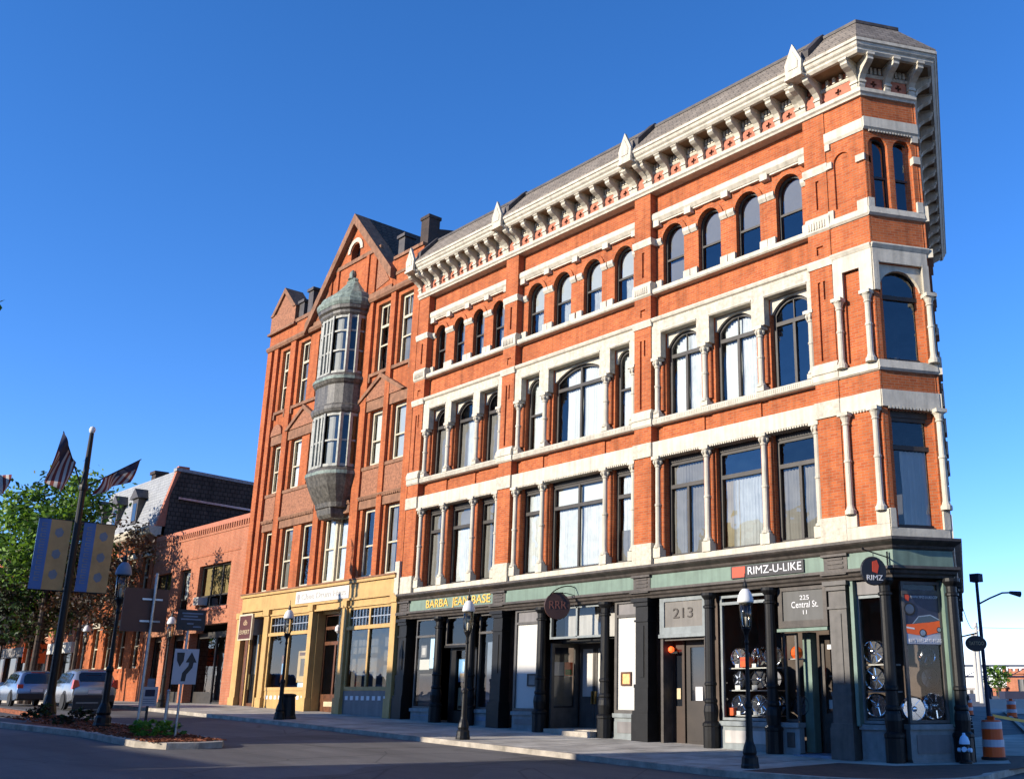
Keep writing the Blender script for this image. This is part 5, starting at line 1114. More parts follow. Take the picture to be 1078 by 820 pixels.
w = MB(); w.prism([(1.0, 12.72), (1.0, 12.84), (11.6, 12.42), (11.6, 12.28)], 'x', c+.02, c+.16); w.build('wall_flashing', M['galv'], P)
MB().box(a, c-.02, 1.5, 11.5, 1, 14.2).build('rear_block', M['slate'], P)
for q, x in enumerate((-53.1, -56.6, -59.4)):
    d = MB(); d.box(x-.45, x+.45, .1, 1.3, 11.6, 13.2); d.box(x-.28, x+.28, .08, .1, 11.8, 12.9, 1); d = d.build('dormer', [M['iron_brown'], M['carglass']], P)
    MB().prism([(x-.75, 13.2), (x+.75, 13.2), (x, 13.85)], 'y', -.05, 1.4).build('dormer_roof', M['iron_brown'], d)
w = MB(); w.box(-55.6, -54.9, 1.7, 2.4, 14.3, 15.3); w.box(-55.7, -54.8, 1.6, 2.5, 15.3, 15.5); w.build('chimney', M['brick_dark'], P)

# ================================================================ further buildings down the street
def plain_building(name, lab, u0, u1, v0, depth, z1, wall_m, rows, nwin, shop='white', awn=None):
    b = thing(name, lab, 'building'); zb = G((u0+u1)/2)
    w = MB(); hl = []; pitch = (u1-u0)/nwin
    for r in rows:
        for q in range(nwin): x = u0 + pitch*(q+.5); hl.append(rect(x-pitch*.25, x+pitch*.25, r, r+2.0))
    w.holed(rect(u0, u1, zb+3.6, z1), hl, v0, v0+.4); w.box(u0, u1, v0+2.2, v0+depth, zb-.2, z1-.3); w.box(u0, u0+.4, v0+.4, v0+2.2, zb, z1-.3); w.box(u1-.4, u1, v0+.4, v0+2.2, zb, z1-.3); w.box(u0, u1, v0+.4, v0+2.2, z1-.5, z1-.35)
    w.build('wall', M[wall_m], b)
    for r in rows:
        for q in range(nwin): x = u0 + pitch*(q+.5); window(b, x-pitch*.25, x+pitch*.25, r, r+2.0, v0+.2, 0, fm='wood_cream', t=.09, rail=r+1.0, covers=[('blind', 0, 1, .5, 1, 'blind_grey')])
    w = MB(); w.prism([(-.35+v0, z1), (-.1+v0, z1-.5), (v0+.2, z1-.5), (v0+.2, z1+.1), (-.35+v0, z1+.1)], 'x', u0, u1); w.build('cornice', M['stone2'], b)
    w = MB(); w.box(u0, u1, v0-.1, v0+.4, zb+2.9, zb+3.59); w.build('shop_fascia', M[shop], b)
    w = MB(); n = 4
    for q in range(n+1): x = u0 + (u1-u0)*q/n; w.box(max(u0, x-.2), min(u1, x+.2), v0, v0+.4, zb-.1, zb+2.89)
    w.box(u0, u1, v0+.05, v0+.3, zb-.1, zb+.7); w.build('shop_pier', M['wood_red'], b)
    MB().box(u0+.1, u1-.1, v0+.2, v0+.22, zb+.7, zb+2.9).build('shop_pane', M['carglass'], b)
    return b
plain_building('brick_building', 'sunlit red brick building down the street with a pale shop fascia', -70.5, -60.6, 0.0, 10, 11.0, 'brick_low', (5.2, 8.2), 4, 'white')
plain_building('brick_building', 'dark brick building at the far left end of the street', -84, -70.6, 0.3, 10, 12.5, 'brick_old', (5.2, 8.4), 5, 'grey')
plain_building('rendered_building', 'pale rendered building glimpsed between the trees at the far left', -100, -84.1, 0.0, 10, 13.5, 'whitewall', (5.2, 8.4), 6, 'iron_brown')
plain_building('brick_building', 'brick building closing the view behind the far left trees', -125, -100.1, -2.0, 10, 12.5, 'brick_old', (5.2, 8.4), 8, 'grey')
# ================================================================ buildings across the street (behind the camera) that shade its foot
for (u0, u1, z1, lab) in ((-36.3, -22.4, 13.05, 'brick building across the street, left of the low gap'), (-22.2, -14.95, 6.9, 'low brick building in the gap across the street'), (-14.75, 16.0, 12.6, 'wide brick building across the street, opposite the corner')):
    b = plain_building('brick_building', lab, -u1, -u0, 34.0, 3.5 if u1 < 0 else 9, z1, 'brick_old', (4.6, 7.8) if z1 > 8 else (4.3,), max(2, int((u1-u0)/2.6)), 'grey')
    b.rotation_euler = (0, 0, math.pi)
# ================================================================ trees
def leaves(n, centre, rad, size, nclump, seed, hollow=.35, mats_n=3, flat=.75):
    r_ = random.Random(seed); b = MB(); cl = []
    for i in range(nclump):
        while True:
            p = Vector((r_.uniform(-1,1), r_.uniform(-1,1), r_.uniform(-1,1)))
            if hollow < p.length < 1: break
        cl.append((Vector((p.x*rad[0], p.y*rad[1], p.z*rad[2])), r_.uniform(.16, .34) * min(rad), r_.choice(range(mats_n))))
    for i in range(n):
        c, cr, mi = r_.choice(cl)
        d = Vector((r_.gauss(0,1), r_.gauss(0,1), r_.gauss(0,1)*flat)) * cr * .62
        p = Vector(centre) + c + d; s_ = size * r_.uniform(.6, 1.25)
        a = Vector((r_.gauss(0,1), r_.gauss(0,1), r_.gauss(0,.7))).normalized(); q = a.cross(Vector((r_.gauss(0,1), r_.gauss(0,1), r_.gauss(0,1)))).normalized()
        m_ = mi if r_.random() < .7 else r_.choice(range(mats_n))
        b._add([p - a*s_, p + q*s_*.5, p + a*s_, p - q*s_*.5], [(0,1,2,3)], m_)
    return b, cl
def tree(u, v, h, crown_c, rad, n, size, mats_, lab, seed, nclump=60, tr=.16, hollow=.35, group='street trees'):
    z0 = G(u); t = thing('street_tree', lab, 'tree', (u, v, z0), 0, group)
    b, cl = leaves(n, crown_c, rad, size, nclump, seed, hollow); r_ = random.Random(seed+1)
    w = MB(); top = crown_c[2] - rad[2]*.2; pts = [(0, 0, -.2), (.05, .02, top*.35), (-.05, .05, top*.7), (crown_c[0]*.6, crown_c[1]*.6, top)]
    rs_ = [tr*1.35, tr, tr*.85, tr*.6]
    for (p, q), (ra, rb) in zip(zip(pts, pts[1:]), zip(rs_, rs_[1:])): w.tube(p, q, ra, rb, 8)
    for c, cr, mi in cl[::2]:
        p0 = Vector(pts[2]).lerp(Vector(pts[3]), r_.random()); e = Vector(crown_c) + c * .9; mid = p0.lerp(e, .5) + Vector((0, 0, -.15*rad[2]*r_.random()))
        w.tube(p0, mid, tr*.32, tr*.2, 5); w.tube(mid, e, tr*.2, tr*.05, 5)
    w.build('trunk', M['bark'], t); b.build('crown', [M[m_] for m_ in mats_], t, recalc=False); return t
GREEN = ['leaf1', 'leaf2', 'leaf3']; BRONZE = ['dleaf1', 'dleaf2', 'dleaf3']
tree(-50, -5, 12.5, (0, 0, 9.1), (3.5, 3.5, 3.2), 11000, .16, GREEN, 'bright green leafy tree behind the flagpole', 11, 95, .16, .15)
tree(-54.5, -3.6, 9, (0, 0, 6.6), (2.6, 2.4, 2.6), 3800, .16, ['leaf2', 'leaf3', 'leaf3'], 'lower green tree under the bright green crown', 12, 50)
tree(-41.2, -4.0, 9.5, (.0, 0, 6.2), (1.35, 1.4, 3.3), 2400, .11, BRONZE, 'sparse dark bronze-leaved tree in front of the low brick building', 13, 55, .10, .2)
tree(-46.0, -4.2, 9, (0, 0, 6.4), (2.0, 2.0, 3.0), 2600, .13, BRONZE, 'dark bronze-leaved tree left of the sparse one, before the mansard building', 14, 50, .11, .25)
tree(-52, -4.8, 8, (0, 0, 5.2), (2.6, 2.4, 2.3), 3600, .16, ['dleaf2', 'leaf3', 'dleaf1'], 'dark low-crowned tree under the bright green one', 19, 46, .13)
tree(-63, -5.0, 11, (0, 0, 6.6), (3.6, 3.2, 4.0), 5200, .19, ['leaf3', 'dleaf2', 'leaf3'], 'large dark tree at the left edge behind the white car', 15, 60, .2)
tree(-74, -8.5, 12, (0, 0, 7.0), (4.2, 4.2, 4.4), 5200, .22, ['leaf3', 'dleaf2', 'leaf2'], 'dark tree at the far end of the median', 16, 60, .2)
tree(-78, -3.0, 12, (0, 0, 7.5), (4.2, 4.2, 4.6), 4500, .24, ['leaf2', 'leaf3', 'leaf3'], 'far green tree by the far left buildings', 17, 60, .2)
tr_ = thing('street_tree', 'overhanging branch tip of a tree just outside the left edge', 'tree', (1.22, -21.13, 0), 0, 'street trees')
b, cl = leaves(2600, (0, 0, 5.25), (1.3, 1.3, 1.1), .055, 44, 18, .3); b.build('crown', [M['leaf3'], M['leaf2'], M['dleaf2']], tr_, recalc=False)
w = MB(); w.tube((0,0,-.2), (.05,0,2.5), .09, .07); w.tube((.05,0,2.5), (0,0,5.2), .07, .03)
for c, cr, mi in cl[::2]: w.tube((0, 0, 4.6), Vector((0,0,5.25)) + c*.9, .02, .006, 5)
w.build('trunk', M['bark'], tr_)
tree(-47.0, 100.5, 5, (0, 0, 2.4-G(-47)+1), (1.6, 1.6, 1.5), 1500, .17, GREEN, 'small green tree beyond the barrier on the right', 21, 30, .1, .2, 'distant trees on the right')
tree(-31.5, 84, 5, (0, 0, 1.6), (1.2, 1.2, 1.5), 900, .16, GREEN, 'small green tree behind the white poles', 22, 24, .1, .2, 'distant trees on the right')
bu = thing('bush', 'small bright green bush at the tip of the median', 'bush', (-15.75, -10.95, G(-15.7)+.02))
b, cl = leaves(2400, (0, 0, .16), (.55, .85, .22), .055, 34, 31, .1); b.build('foliage', [M['bush'], M['leaf1'], M['leaf2']], bu, recalc=False)
w = MB(); r_ = random.Random(4)
for i in range(26): w.tube((r_.uniform(-.3,.3), r_.uniform(-.5,.5), -.02), (r_.uniform(-.5,.5), r_.uniform(-.75,.75), r_.uniform(.15,.36)), .006, .003, 4)
w.build('stems', M['bark'], bu)
for q, (u, v, s_) in enumerate(((-21.4, -11.6, .22), (-23.2, -10.6, .28), (-25.6, -11.2, .25), (-27.4, -10.5, .3))):
    sh = thing('shrub', ['low dark shrub beside the left lamp post', 'low dark shrub second from the left lamp post', 'low dark shrub near the black yard sign', 'low dark shrub at the foot of the flagpole'][q], 'shrub', (u, v, G(u)), 0, 'low shrubs on the median')
    b, cl = leaves(420, (0, 0, s_*.8), (s_*1.6, s_*1.6, s_*.8), .06, 16, 40+q, .1); b.build('foliage', [M['dleaf1'], M['leaf3'], M['dleaf2']], sh, recalc=False)
    w = MB()
    for i in range(8): w.tube((0, 0, -.02), (rnd.uniform(-s_, s_), rnd.uniform(-s_, s_), s_*1.3), .007, .003, 4)
    w.build('stems', M['bark'], sh)
# ================================================================ street lamps
def lamp(u, v, lab, sc=1.0, dome='lampwhite'):
    t = thing('street_lamp', lab, 'street lamp', (u, v, G(u)), 0, 'black post lamps along the street'); t.scale = (sc, sc, sc)
    w = MB(); w.lathe(0, 0, [(r_*.76, z_) for r_, z_ in [(.27, -.1), (.27, .06), (.25, .10), (.24, .22), (.19, .27), (.21, .33), (.17, .46), (.12, .55), (.11, .62)]], 12); w.build('base', M['iron'], t)
    w = MB(); w.lathe(0, 0, [(r_*.76, z_) for r_, z_ in [(.105, .62), (.095, 1.25), (.12, 1.28), (.12, 1.34), (.07, 1.4), (.052, 2.62), (.07, 2.66), (.07, 2.70), (.05, 2.73), (.06, 2.82), (.11, 2.92), (.15, 2.97), (.15, 3.0)]], 12); w.build('post', M['iron'], t)
    w = MB(); w.lathe(0, 0, [(r_*.76, z_) for r_, z_ in [(.12, 3.0), (.17, 3.06), (.185, 3.3), (.19, 3.56)]], 14); w.build('lantern_glass', M['lampglass'], t, smooth=True)
    w = MB(); w.lathe(0, 0, [(r_*.76, z_) for r_, z_ in [(.035, 3.0), (.05, 3.12), (.05, 3.2), (.03, 3.24)]], 8); w.build('bulb', M['lampwhite'], t)
    w = MB()
    for q in range(4):
        a = q*math.pi/2+.4; w.tube((.118*math.cos(a), .118*math.sin(a), 3.0), (.15*math.cos(a), .15*math.sin(a), 3.56), .010, .010, 5)
    w.build('cage', M['iron'], t)
    w = MB(); w.lathe(0, 0, [(r_*.76, z_) for r_, z_ in [(.24, 3.55), (.25, 3.58), (.235, 3.66), (.18, 3.78), (.10, 3.86), (.06, 3.87)]], 16); w.build('dome', M[dome], t, smooth=True)
    w = MB(); w.lathe(0, 0, [(r_*.76, z_) for r_, z_ in [(.06, 3.87), (.075, 3.93), (.05, 4.0), (.02, 4.05), (.012, 4.22)]], 8); w.build('finial', M['iron'], t); return t
lamp(-1.0, -3.75, 'white-domed post lamp in front of the wheel shop, largest in view')
lamp(-11.1, -4.2, 'white-domed post lamp in front of the white boarded panels')
lamp(-22.46, -4.15, 'white-domed post lamp in front of the yellow shopfront, beside the bin')
lamp(-33.6, -4.15, 'small white-domed post lamp before the low brick building')
lamp(-44.8, -4.15, 'tiny post lamp far down the street near the silver car')
lamp(-20.15, -10.9, 'tall dark post lamp with a blue-grey dome on the median', 1.27, 'steelblue')
bn = thing('litter_bin', 'black flared litter bin beside the lamp before the yellow shop', 'bin', (-22.75, -3.75, G(-22.7)))
w = MB(); w.lathe(0, 0, [(.36, -.05), (.36, .05), (.32, .12), (.27, .70), (.26, .78)], 14); w.build('body', M['iron'], bn); w = MB(); w.lathe(0, 0, [(.30, .78), (.31, .84), (.24, .88), (.10, .89)], 14); w.build('lid', M['iron'], bn)
# ================================================================ flagpole with flags and banners
fp = thing('flagpole', 'tall black pole with a pale ball on top, rising from the median', 'pole', (-28.3, -10.1, G(-28.3)))
w = MB(); w.lathe(0, 0, [(.28, -.1), (.28, .1), (.19, .5), (.15, .7), (.135, 4), (.105, 9), (.08, 10.45)], 12); w.build('pole', M['iron'], fp)
w = MB(); w.lathe(0, 0, [(.03, 10.43), (.10, 10.49), (.12, 10.58), (.09, 10.68), (.02, 10.72)], 12); w.build('ball', M['lampwhite'], fp, smooth=True)
w = MB(); w.tube((0, -.1, 8.35), (0, -1.0, 10.35), .03, .02); w.tube((0, .1, 8.35), (0, 1.95, 9.72), .03, .02); w.lathe(0, 0, [(.16, 8.2), (.17, 8.3), (.16, 8.4)], 10); w.build('flag_staff', M['iron'], fp)
w = MB()
for z in (7.0, 4.38): w.tube((0, -1.35, z), (0, 1.4, z), .02, .02, 6)
w.build_split('banner_arm', M['iron'], fp)
def flag(name, lab, a, b_, drop, base, seed, sway=0):
    a = Vector(a); b_ = Vector(b_); d = Vector(drop); r_ = random.Random(seed)
    def fn(s_, t): 
        p = a.lerp(b_, s_) + d * t * (1 - .25*s_) ; return p + Vector((.16*math.sin(7*s_+3*t), .10*math.sin(8*s_ + 2*t)*t + sway*t, 0))
    w = MB(); w.grid(26, 20, fn, m=lambda i, j: 0 if (i < 14 and j < 8) else (1 if (i // 2) % 2 == 0 else 2))
    t = thing(name, lab, 'flag', base, 0, 'flags on the median poles'); o = w.build('cloth', [M['navy'], M['flagred'], M['flagwhite']], t, smooth=True, recalc=False); return t
ZF = G(-28.6)
flag('flag', 'dark limp striped flag hanging left of the black pole', (0, -1.0, 10.3), (0, -.42, 9.2), (.0, -.32, -1.75), (-28.3, -10.1, ZF), 1, -.1)
flag('flag', 'striped flag on the slanting staff right of the black pole', (0, 1.92, 9.68), (0, .62, 8.75), (.0, -.35, -.95), (-28.3, -10.1, ZF), 2)
def banner(lab, v0, v1):
    t = thing('banner', lab, 'banner', (-28.3, -10.1, ZF), 0, 'street banners on the black pole')
    s_ = v0 + .42*(1 if v1 > v0 else 1)
    MB().box(-.012, .012, v0, v0+.42, 4.40, 6.98).build('blue_strip', M['banblue'], t)
    MB().box(-.012, .012, v0+.42, v1, 4.40, 6.98).build('cloth', M['banochre'], t)
    w = MB(); m_ = (v0+.42+v1)/2 - .04
    for z in (6.5, 5.7, 4.95): w.prism([(m_-.02, z-.18), (m_+.12, z-.12), (m_+.16, z+.05), (m_+.05, z+.2), (m_-.12, z+.12), (m_-.14, z-.05)], 'x', .013, .018)
    w.build_split('emblem', M['banpale'], t)
    w = MB()
    for q in range(11): z = 4.7 + q*.2; w.prism([(v0+.12, z), (v0+.30, z), (v0+.30, z+.03), (v0+.16, z+.03), (v0+.16, z+.10), (v0+.30, z+.10), (v0+.30, z+.13), (v0+.12, z+.13)], 'x', .013, .017)
    w.build('vertical_lettering', M['banpale'], t)
banner('blue and ochre street banner left of the black pole', -1.32, -.19)
banner('blue and ochre street banner right of the black pole', .24, 1.36)
t = thing('flagpole', 'bare pole just beyond the left edge carrying a sunlit striped flag', 'pole', (-30.0, -13.35, G(-30))); w = MB(); w.tube((0,0,-.2), (0,0,8.6), .12, .07); w.build('pole', M['iron'], t)
flag('flag', 'sunlit striped flag at the left picture edge', (0, .15, 8.6), (0, 1.15, 8.7), (0, -.1, -.95), (-30.0, -13.35, G(-30)), 3)
# ================================================================ signs on the median
def post(t, z1, r_=.035, mm='galv'):
    w = MB(); w.tube((0,0,-.2), (0,0,z1), r_, r_, 8); w.build('post', M[mm], t)
ks = thing('traffic_sign', 'pale keep-right sign with a curving black arrow on the median tip', 'traffic sign', (-15.43, -10.56, G(-15.4)))
post(ks, 3.3)
w = MB(); w.box(.045, .06, -.30, .36, 1.36, 2.30); w.build('panel', M['signwhite'], ks)
w = MB(); X0, X1 = .062, .066
w.prism([(.16, 2.22), (.32, 1.94), (.24, 1.94), (.22, 1.80), (.08, 1.62), (.06, 1.44), (-.06, 1.44), (-.04, 1.66), (.10, 1.84), (.12, 1.94), (.02, 1.94)], 'x', X0, X1)
w.build('arrow', M['signblack'], ks)
w = MB(); w.prism([(-.24, 2.20), (-.03, 2.20), (-.04, 1.98), (-.13, 1.82), (-.22, 1.98)], 'x', X0, X1); w.build('median_symbol', M['signblack'], ks)
ds = thing('street_sign', 'black notice board with faint lines above the keep-right sign', 'street sign', (-15.43, -10.56, G(-15.4)))
MB().box(.05, .075, -.36, .42, 2.80, 3.36).build('panel', M['signblack'], ds)
w = MB()
for z, a, b in ((3.26, -.24, .34), (3.18, -.2, .2), (3.10, -.26, .3), (2.98, -.08, .1), (2.90, .1, .32)): w.box(.077, .079, a, b, z-.02, z+.02)
w.lathe(0, 0, [(.0, 0)], 3) if False else None
w.build('faint_lines', M['steelblue'], ds)
sb = thing('traffic_sign', 'plain brown sign plate facing away on a galvanised pole', 'traffic sign', (-16.2, -11.3, G(-16.2)))
post(sb, 4.35, .04); MB().box(-.09, -.06, -.78, .42, 2.74, 3.92).build('panel', M['signbrown'], sb); w = MB(); w.box(-.06, -.03, -.30, .25, 3.0, 3.05); w.box(-.06, -.03, -.30, .25, 3.6, 3.65); w.build('bracket', M['galv'], sb)
wb = thing('notice_sign', 'small pale notice on a short post behind the bush', 'sign', (-18.25, -10.35, G(-18.2)))
post(wb, 1.5, .04, 'wood_dark'); MB().box(.05, .07, -.24, .22, .68, 1.22).build('panel', M['signwhite'], wb); w = MB(); w.box(.072, .075, -.14, .14, .95, 1.14); w.build('blue_square', M['navy'], wb); w = MB()
for z in (.74, .80, .86): w.box(.072, .075, -.18, .16, z, z+.02)
w.box(.05, .07, -.1, .1, 1.225, 1.45); w.build('small_print', M['steelblue'], wb)
pp_ = thing('bollard_post', 'bare pale post standing right of the small notice', 'post', (-17.75, -9.98, G(-17.7))); post(pp_, 1.1, .05)
w = MB(); w.lathe(0, 0, [(.055, 1.08), (.06, 1.12), (.02, 1.16)], 8); w.build('cap', M['galv'], pp_)
ys = thing('yard_sign', 'black yard sign on wire legs in front of the silver car', 'sign', (-24.7, -9.95, G(-24.7)))
MB().box(-.015, .015, -.48, .42, .16, .70).build('panel', M['signblack'], ys); w = MB(); w.tube((0,-.3,-.1), (0,-.3,.2), .012); w.tube((0,.25,-.1), (0,.25,.2), .012); w.build('wire_leg', M['iron'], ys)
w = MB(); w.box(.016, .018, -.38, .32, .52, .56); w.box(.016, .018, -.38, .32, .30, .33); w.build('faint_lines', M['gunmetal'], ys)
os_ = thing('road_work_sign', 'square orange work sign on a post behind the white car', 'traffic sign', (-52.6, -4.3, G(-52.6)))
post(os_, 2.4); MB().box(.05, .08, -.62, .56, 2.05, 3.15).build('panel', M['orangered'], os_); w = MB(); w.box(.082, .084, -.3, .25, 2.35, 2.42); w.box(.082, .084, -.4, .35, 2.6, 2.66); w.build('lettering_lines', M['signblack'], os_)
tl = thing('traffic_light', 'dark traffic signal showing red at the far left', 'traffic light', (-65.5, -2.9, G(-65)))
w = MB(); w.tube((0,0,-.2), (0,0,5.0), .08, .07); w.build('post', M['iron'], tl); MB().box(-.15, .15, -.2, .2, 3.4, 4.75).build('housing', M['iron'], tl)
for z, mm in ((4.5, 'red_lamp'), (4.08, 'signblack'), (3.66, 'signblack')): w = MB(); w.tube((.15, 0, z), (.19, 0, z), .16, .16, 14); w.build('lens', M[mm], tl)
# ================================================================ cars
def loft(st):
    b = MB(); k = 10; rings = []
    for x, zl, zb, zt, wb, wt in st:
        rings.append([(x, -wb*.97, zl), (x, -wb, (zl+zb)/2), (x, -wb*.97, zb), (x, -wt, zt-.07), (x, -wt+.14, zt), (x, wt-.14, zt), (x, wt, zt-.07), (x, wb*.97, zb), (x, wb, (zl+zb)/2), (x, wb*.97, zl)])
    b._add([v for r in rings for v in r], [(i*k+j, i*k+(j+1) % k, (i+1)*k+(j+1) % k, (i+1)*k+j) for i in range(len(rings)-1) for j in range(k)] + [list(range(k)), [(len(rings)-1)*k+j for j in range(k)][::-1]])
    return b
def wheel(t, x, y, r=.34):
    w = MB(); s_ = 1 if y > 0 else -1
    w.lathe(x, y, [(r*.62, -.11), (r*.96, -.11), (r, -.07), (r, .07), (r*.96, .11), (r*.62, .11)], 22, axis='y', c3=r); wh = w.build('wheel', M['tyre'], t)
    w = MB(); w.lathe(x, y + s_*.06, [(r*.63, 0), (r*.5, s_*.03), (r*.2, s_*.02), (.02, s_*.04)], 14, axis='y', c3=r); w.build('rim', M['galv'], wh)
def suv(loc, rz, paint, lab, boxy):
    t = thing('parked_car', lab, 'car', loc, rz, 'cars in the street')
    # +x is the rear end
    if boxy: st = [(-2.3, .45, .75, .80, .80, .70), (-2.2, .3, .86, .95, .88, .74), (-1.1, .26, .98, 1.06, .90, .76), (-.45, .26, 1.0, 1.52, .91, .66), (.1, .26, 1.0, 1.66, .91, .68), (1.5, .26, 1.0, 1.68, .91, .68), (2.05, .28, 1.0, 1.60, .90, .67), (2.25, .34, .98, 1.08, .86, .76), (2.3, .40, .80, .9, .84, .74)]
    else: st = [(-2.35, .45, .72, .78, .78, .68), (-2.2, .3, .84, .93, .90, .74), (-1.2, .26, .97, 1.05, .94, .78), (-.4, .26, 1.02, 1.48, .95, .68), (.2, .26, 1.04, 1.66, .95, .70), (1.2, .26, 1.06, 1.68, .95, .70), (1.85, .28, 1.06, 1.60, .94, .70), (2.25, .36, 1.04, 1.22, .90, .78), (2.36, .42, .86, .95, .84, .76)]
    bd = loft(st).build('body', M[paint], t, smooth=False)
    m = bd.modifiers.new('round', 'BEVEL'); m.width = .05; m.segments = 3; m.limit_method = 'ANGLE'; m.angle_limit = R(18)
    for p_ in bd.data.polygons: p_.use_smooth = True
    # glazing
    def gl(name, pts, mm='carglass'): 
        w = MB(); w._add(pts, [list(range(len(pts)))]); return w.build(name, M[mm], t, recalc=False)
    xr0, zr0, xr1, zr1 = (2.235, 1.06, 2.085, 1.52) if boxy else (2.27, 1.16, 1.93, 1.53)
    wr = .60 if boxy else .66
    w = MB(); n_ = 10
    pts = [(-wr*.92, 0.0), (wr*.92, 0.0), (wr, .25), (wr*.96, .75), (wr*.80, 1), (-wr*.80, 1), (-wr*.96, .75), (-wr, .25)]
    gl('rear_window', [(xr0 + (xr1-xr0)*q + .035, y, zr0 + (zr1-zr0)*q) for y, q in pts])
    for s_ in (-1, 1):
        wb = .91 if boxy else .95
        for nm, xa, xb in (('side_window', -.25, .55), ('side_window', .62, 1.25), ('side_window', 1.32, 1.85)):
            def yy(z): return s_*((wb*.97) + ((.68 if boxy else .70) - wb*.97)*(z-1.03)/(.58) + .012)
            zb_, zt_ = 1.08, 1.52 if xb < 1.4 else 1.48
            gl(nm, [(xa, yy(zb_), zb_), (xb, yy(zb_), zb_), (xb - (.12 if xb > 1.4 else 0), yy(zt_), zt_), (xa + (.12 if xa < 0 else 0), yy(zt_), zt_)])
        w = MB(); zl_ = .95 if boxy else .93
        if boxy: w.box(2.22, 2.335, s_*.72-.12, s_*.72+.12, .84, 1.02)
        else: w.prism([(s_*.90, .84), (s_*.86, 1.22), (s_*.70, 1.20), (s_*.62, .96)], 'x', 2.14, 2.375)
        w.build('tail_light', M['taillight'], t)
        w = MB(); w.box(-.55, -.3, s_*.95, s_*1.12, .98, 1.13); w.build('mirror', M[paint], t)
        for x in (-1.42, 1.40):
            wheel(t, x, s_*(wb-.06)); w = MB(); w.lathe(x, s_*(wb-.02), [(.42, -.02), (.42, .02)], 20, axis='y', c3=.36); w.build('wheel_arch', M['plastic'], t)
    w = MB(); w.box(2.1, 2.40, -.82, .82, .30, .60); b_ = w.build('bumper', M['plastic'] , t); m = b_.modifiers.new('round', 'BEVEL'); m.width = .05; m.segments = 3
    w = MB(); w.box(2.36 if boxy else 2.385, 2.39 if boxy else 2.41, -.26, .26, .66, .80); w.build('number_plate', M['pale'], t)
    w = MB(); w.box(2.08, 2.1, -.3, .3, 1.575, 1.605); w.build('brake_light', M['taillight'], t)
    return t
suv((-36.9, -6.5, G(-36.9)+ROAD), R(-3), 'carpaint_silver', 'silver rounded sport utility car seen from behind, beside the dark median lamp', False)
suv((-45.8, -6.3, G(-45.8)+ROAD), R(-3), 'carpaint_blue', 'pale blue boxy estate car driving away at the left edge', True)
# ================================================================ right-hand side street
def drum(u, v, z, lab):
    t = thing('traffic_barrel', lab, 'traffic barrel', (u, v, z), 0, 'orange construction barrels')
    w = MB(); rs_ = [(.275, 0), (.275, .07), (.265, .08), (.265, .27), (.258, .28), (.258, .48), (.25, .49), (.25, .69), (.243, .70), (.243, .90), (.21, .93), (.05, .93)]
    w.lathe(0, 0, rs_, 20); w.box(-.09, .09, -.025, .025, .92, 1.02); w.build('body', M['orange'], t)
    for z0, r_ in ((.29, .261), (.71, .246), (.50, .0)):
        if r_: s_ = MB(); s_.lathe(0, 0, [(r_, z0+.01), (r_+.004, z0+.02), (r_+.004, z0+.17), (r_, z0+.18)], 20); s_.build('reflective_band', M['reflect'], t)
    s_ = MB(); s_.lathe(0, 0, [(.31, -.02), (.31, .05), (.28, .07)], 16); s_.build('rubber_base', M['tyre'], t)
    return t
drum(1.42, 2.75, G(0)-.0+.004, 'orange and white traffic barrel nearest, right beside the corner shop')
drum(-12.71, 32.95, G(-12.7)+ROAD, 'distant orange barrel behind the nearest one at the right edge')
drum(-15.6, 33.6, G(-15)+ROAD, 'distant orange barrel left of the dark street light pole')
hy = thing('fire_hydrant', 'dark fire hydrant with a pale blue cap at the corner', 'hydrant', (1.62, .95, .0))
w = MB(); w.lathe(0, 0, [(.15, 0), (.15, .05), (.10, .08), (.095, .38), (.13, .40), (.13, .43)], 12); w.build('barrel', M['iron'], hy); w = MB(); w.lathe(0, 0, [(.12, .43), (.12, .48), (.09, .58), (.04, .63), (.03, .68)], 12); w.tube((-.17, 0, .3), (.17, 0, .3), .05); w.tube((0, 0, .32), (.06, -.16, .32), .06); w.build('cap', M['sky_poster'], hy)
st = thing('street_light', 'dark steel street light with a box head and a curved arm', 'street light', (-8.65, 22.36, .1))
w = MB(); w.tube((0,0,-.2), (0,0,6.35), .10, .075, 10); w.lathe(0, 0, [(.24, -.1), (.24, .25), (.14, .4)], 10); w.build('pole', M['navy'], st)
AD = Vector((.68, .73, 0))
w = MB(); w.pipe([(0, 0, 5.35), tuple(AD*.55 + Vector((0,0,5.62))), tuple(AD*1.15 + Vector((0,0,5.86))), tuple(AD*1.6 + Vector((0,0,5.88)))], .04, 6); w.build('arm', M['navy'], st)
w = MB(); w.tube(AD*1.5 + Vector((0,0,5.88)), AD*2.0 + Vector((0,0,5.80)), .07, .14, 8); w.build('lamp_head', M['navy'], st)
w = MB(); w.box(-.22, .22, -.22, .22, 6.35, 6.72); w.build('box_head', M['navy'], st)
for (u, v, h, lab) in ((-29.2, 61.7, 7.3, 'white utility pole right of the oval sign, the taller'), (-31.9, 66.2, 6.7, 'slim white pole left of the white utility pole')):
    t = thing('utility_pole', lab, 'pole', (u, v, 0)); w = MB(); w.tube((0,0,-.2), (0,0,h), .24, .16, 8); w.build('pole', M['white'], t); w = MB(); w.box(-.6, .6, -.05, .05, h-.7, h-.6); w.build('crossarm', M['white'], t)
br = thing('truss_bridge', 'long grey steel truss footbridge far behind the street light', 'bridge', (0, 0, 0))
w = MB(); A_ = Vector((-75, 101, 0)); B_ = Vector((-40, 136, 0)); n = 16
for z in (5.15, 3.66): w.tube(A_ + Vector((0,0,z)), B_ + Vector((0,0,z)), .13, .13, 6)
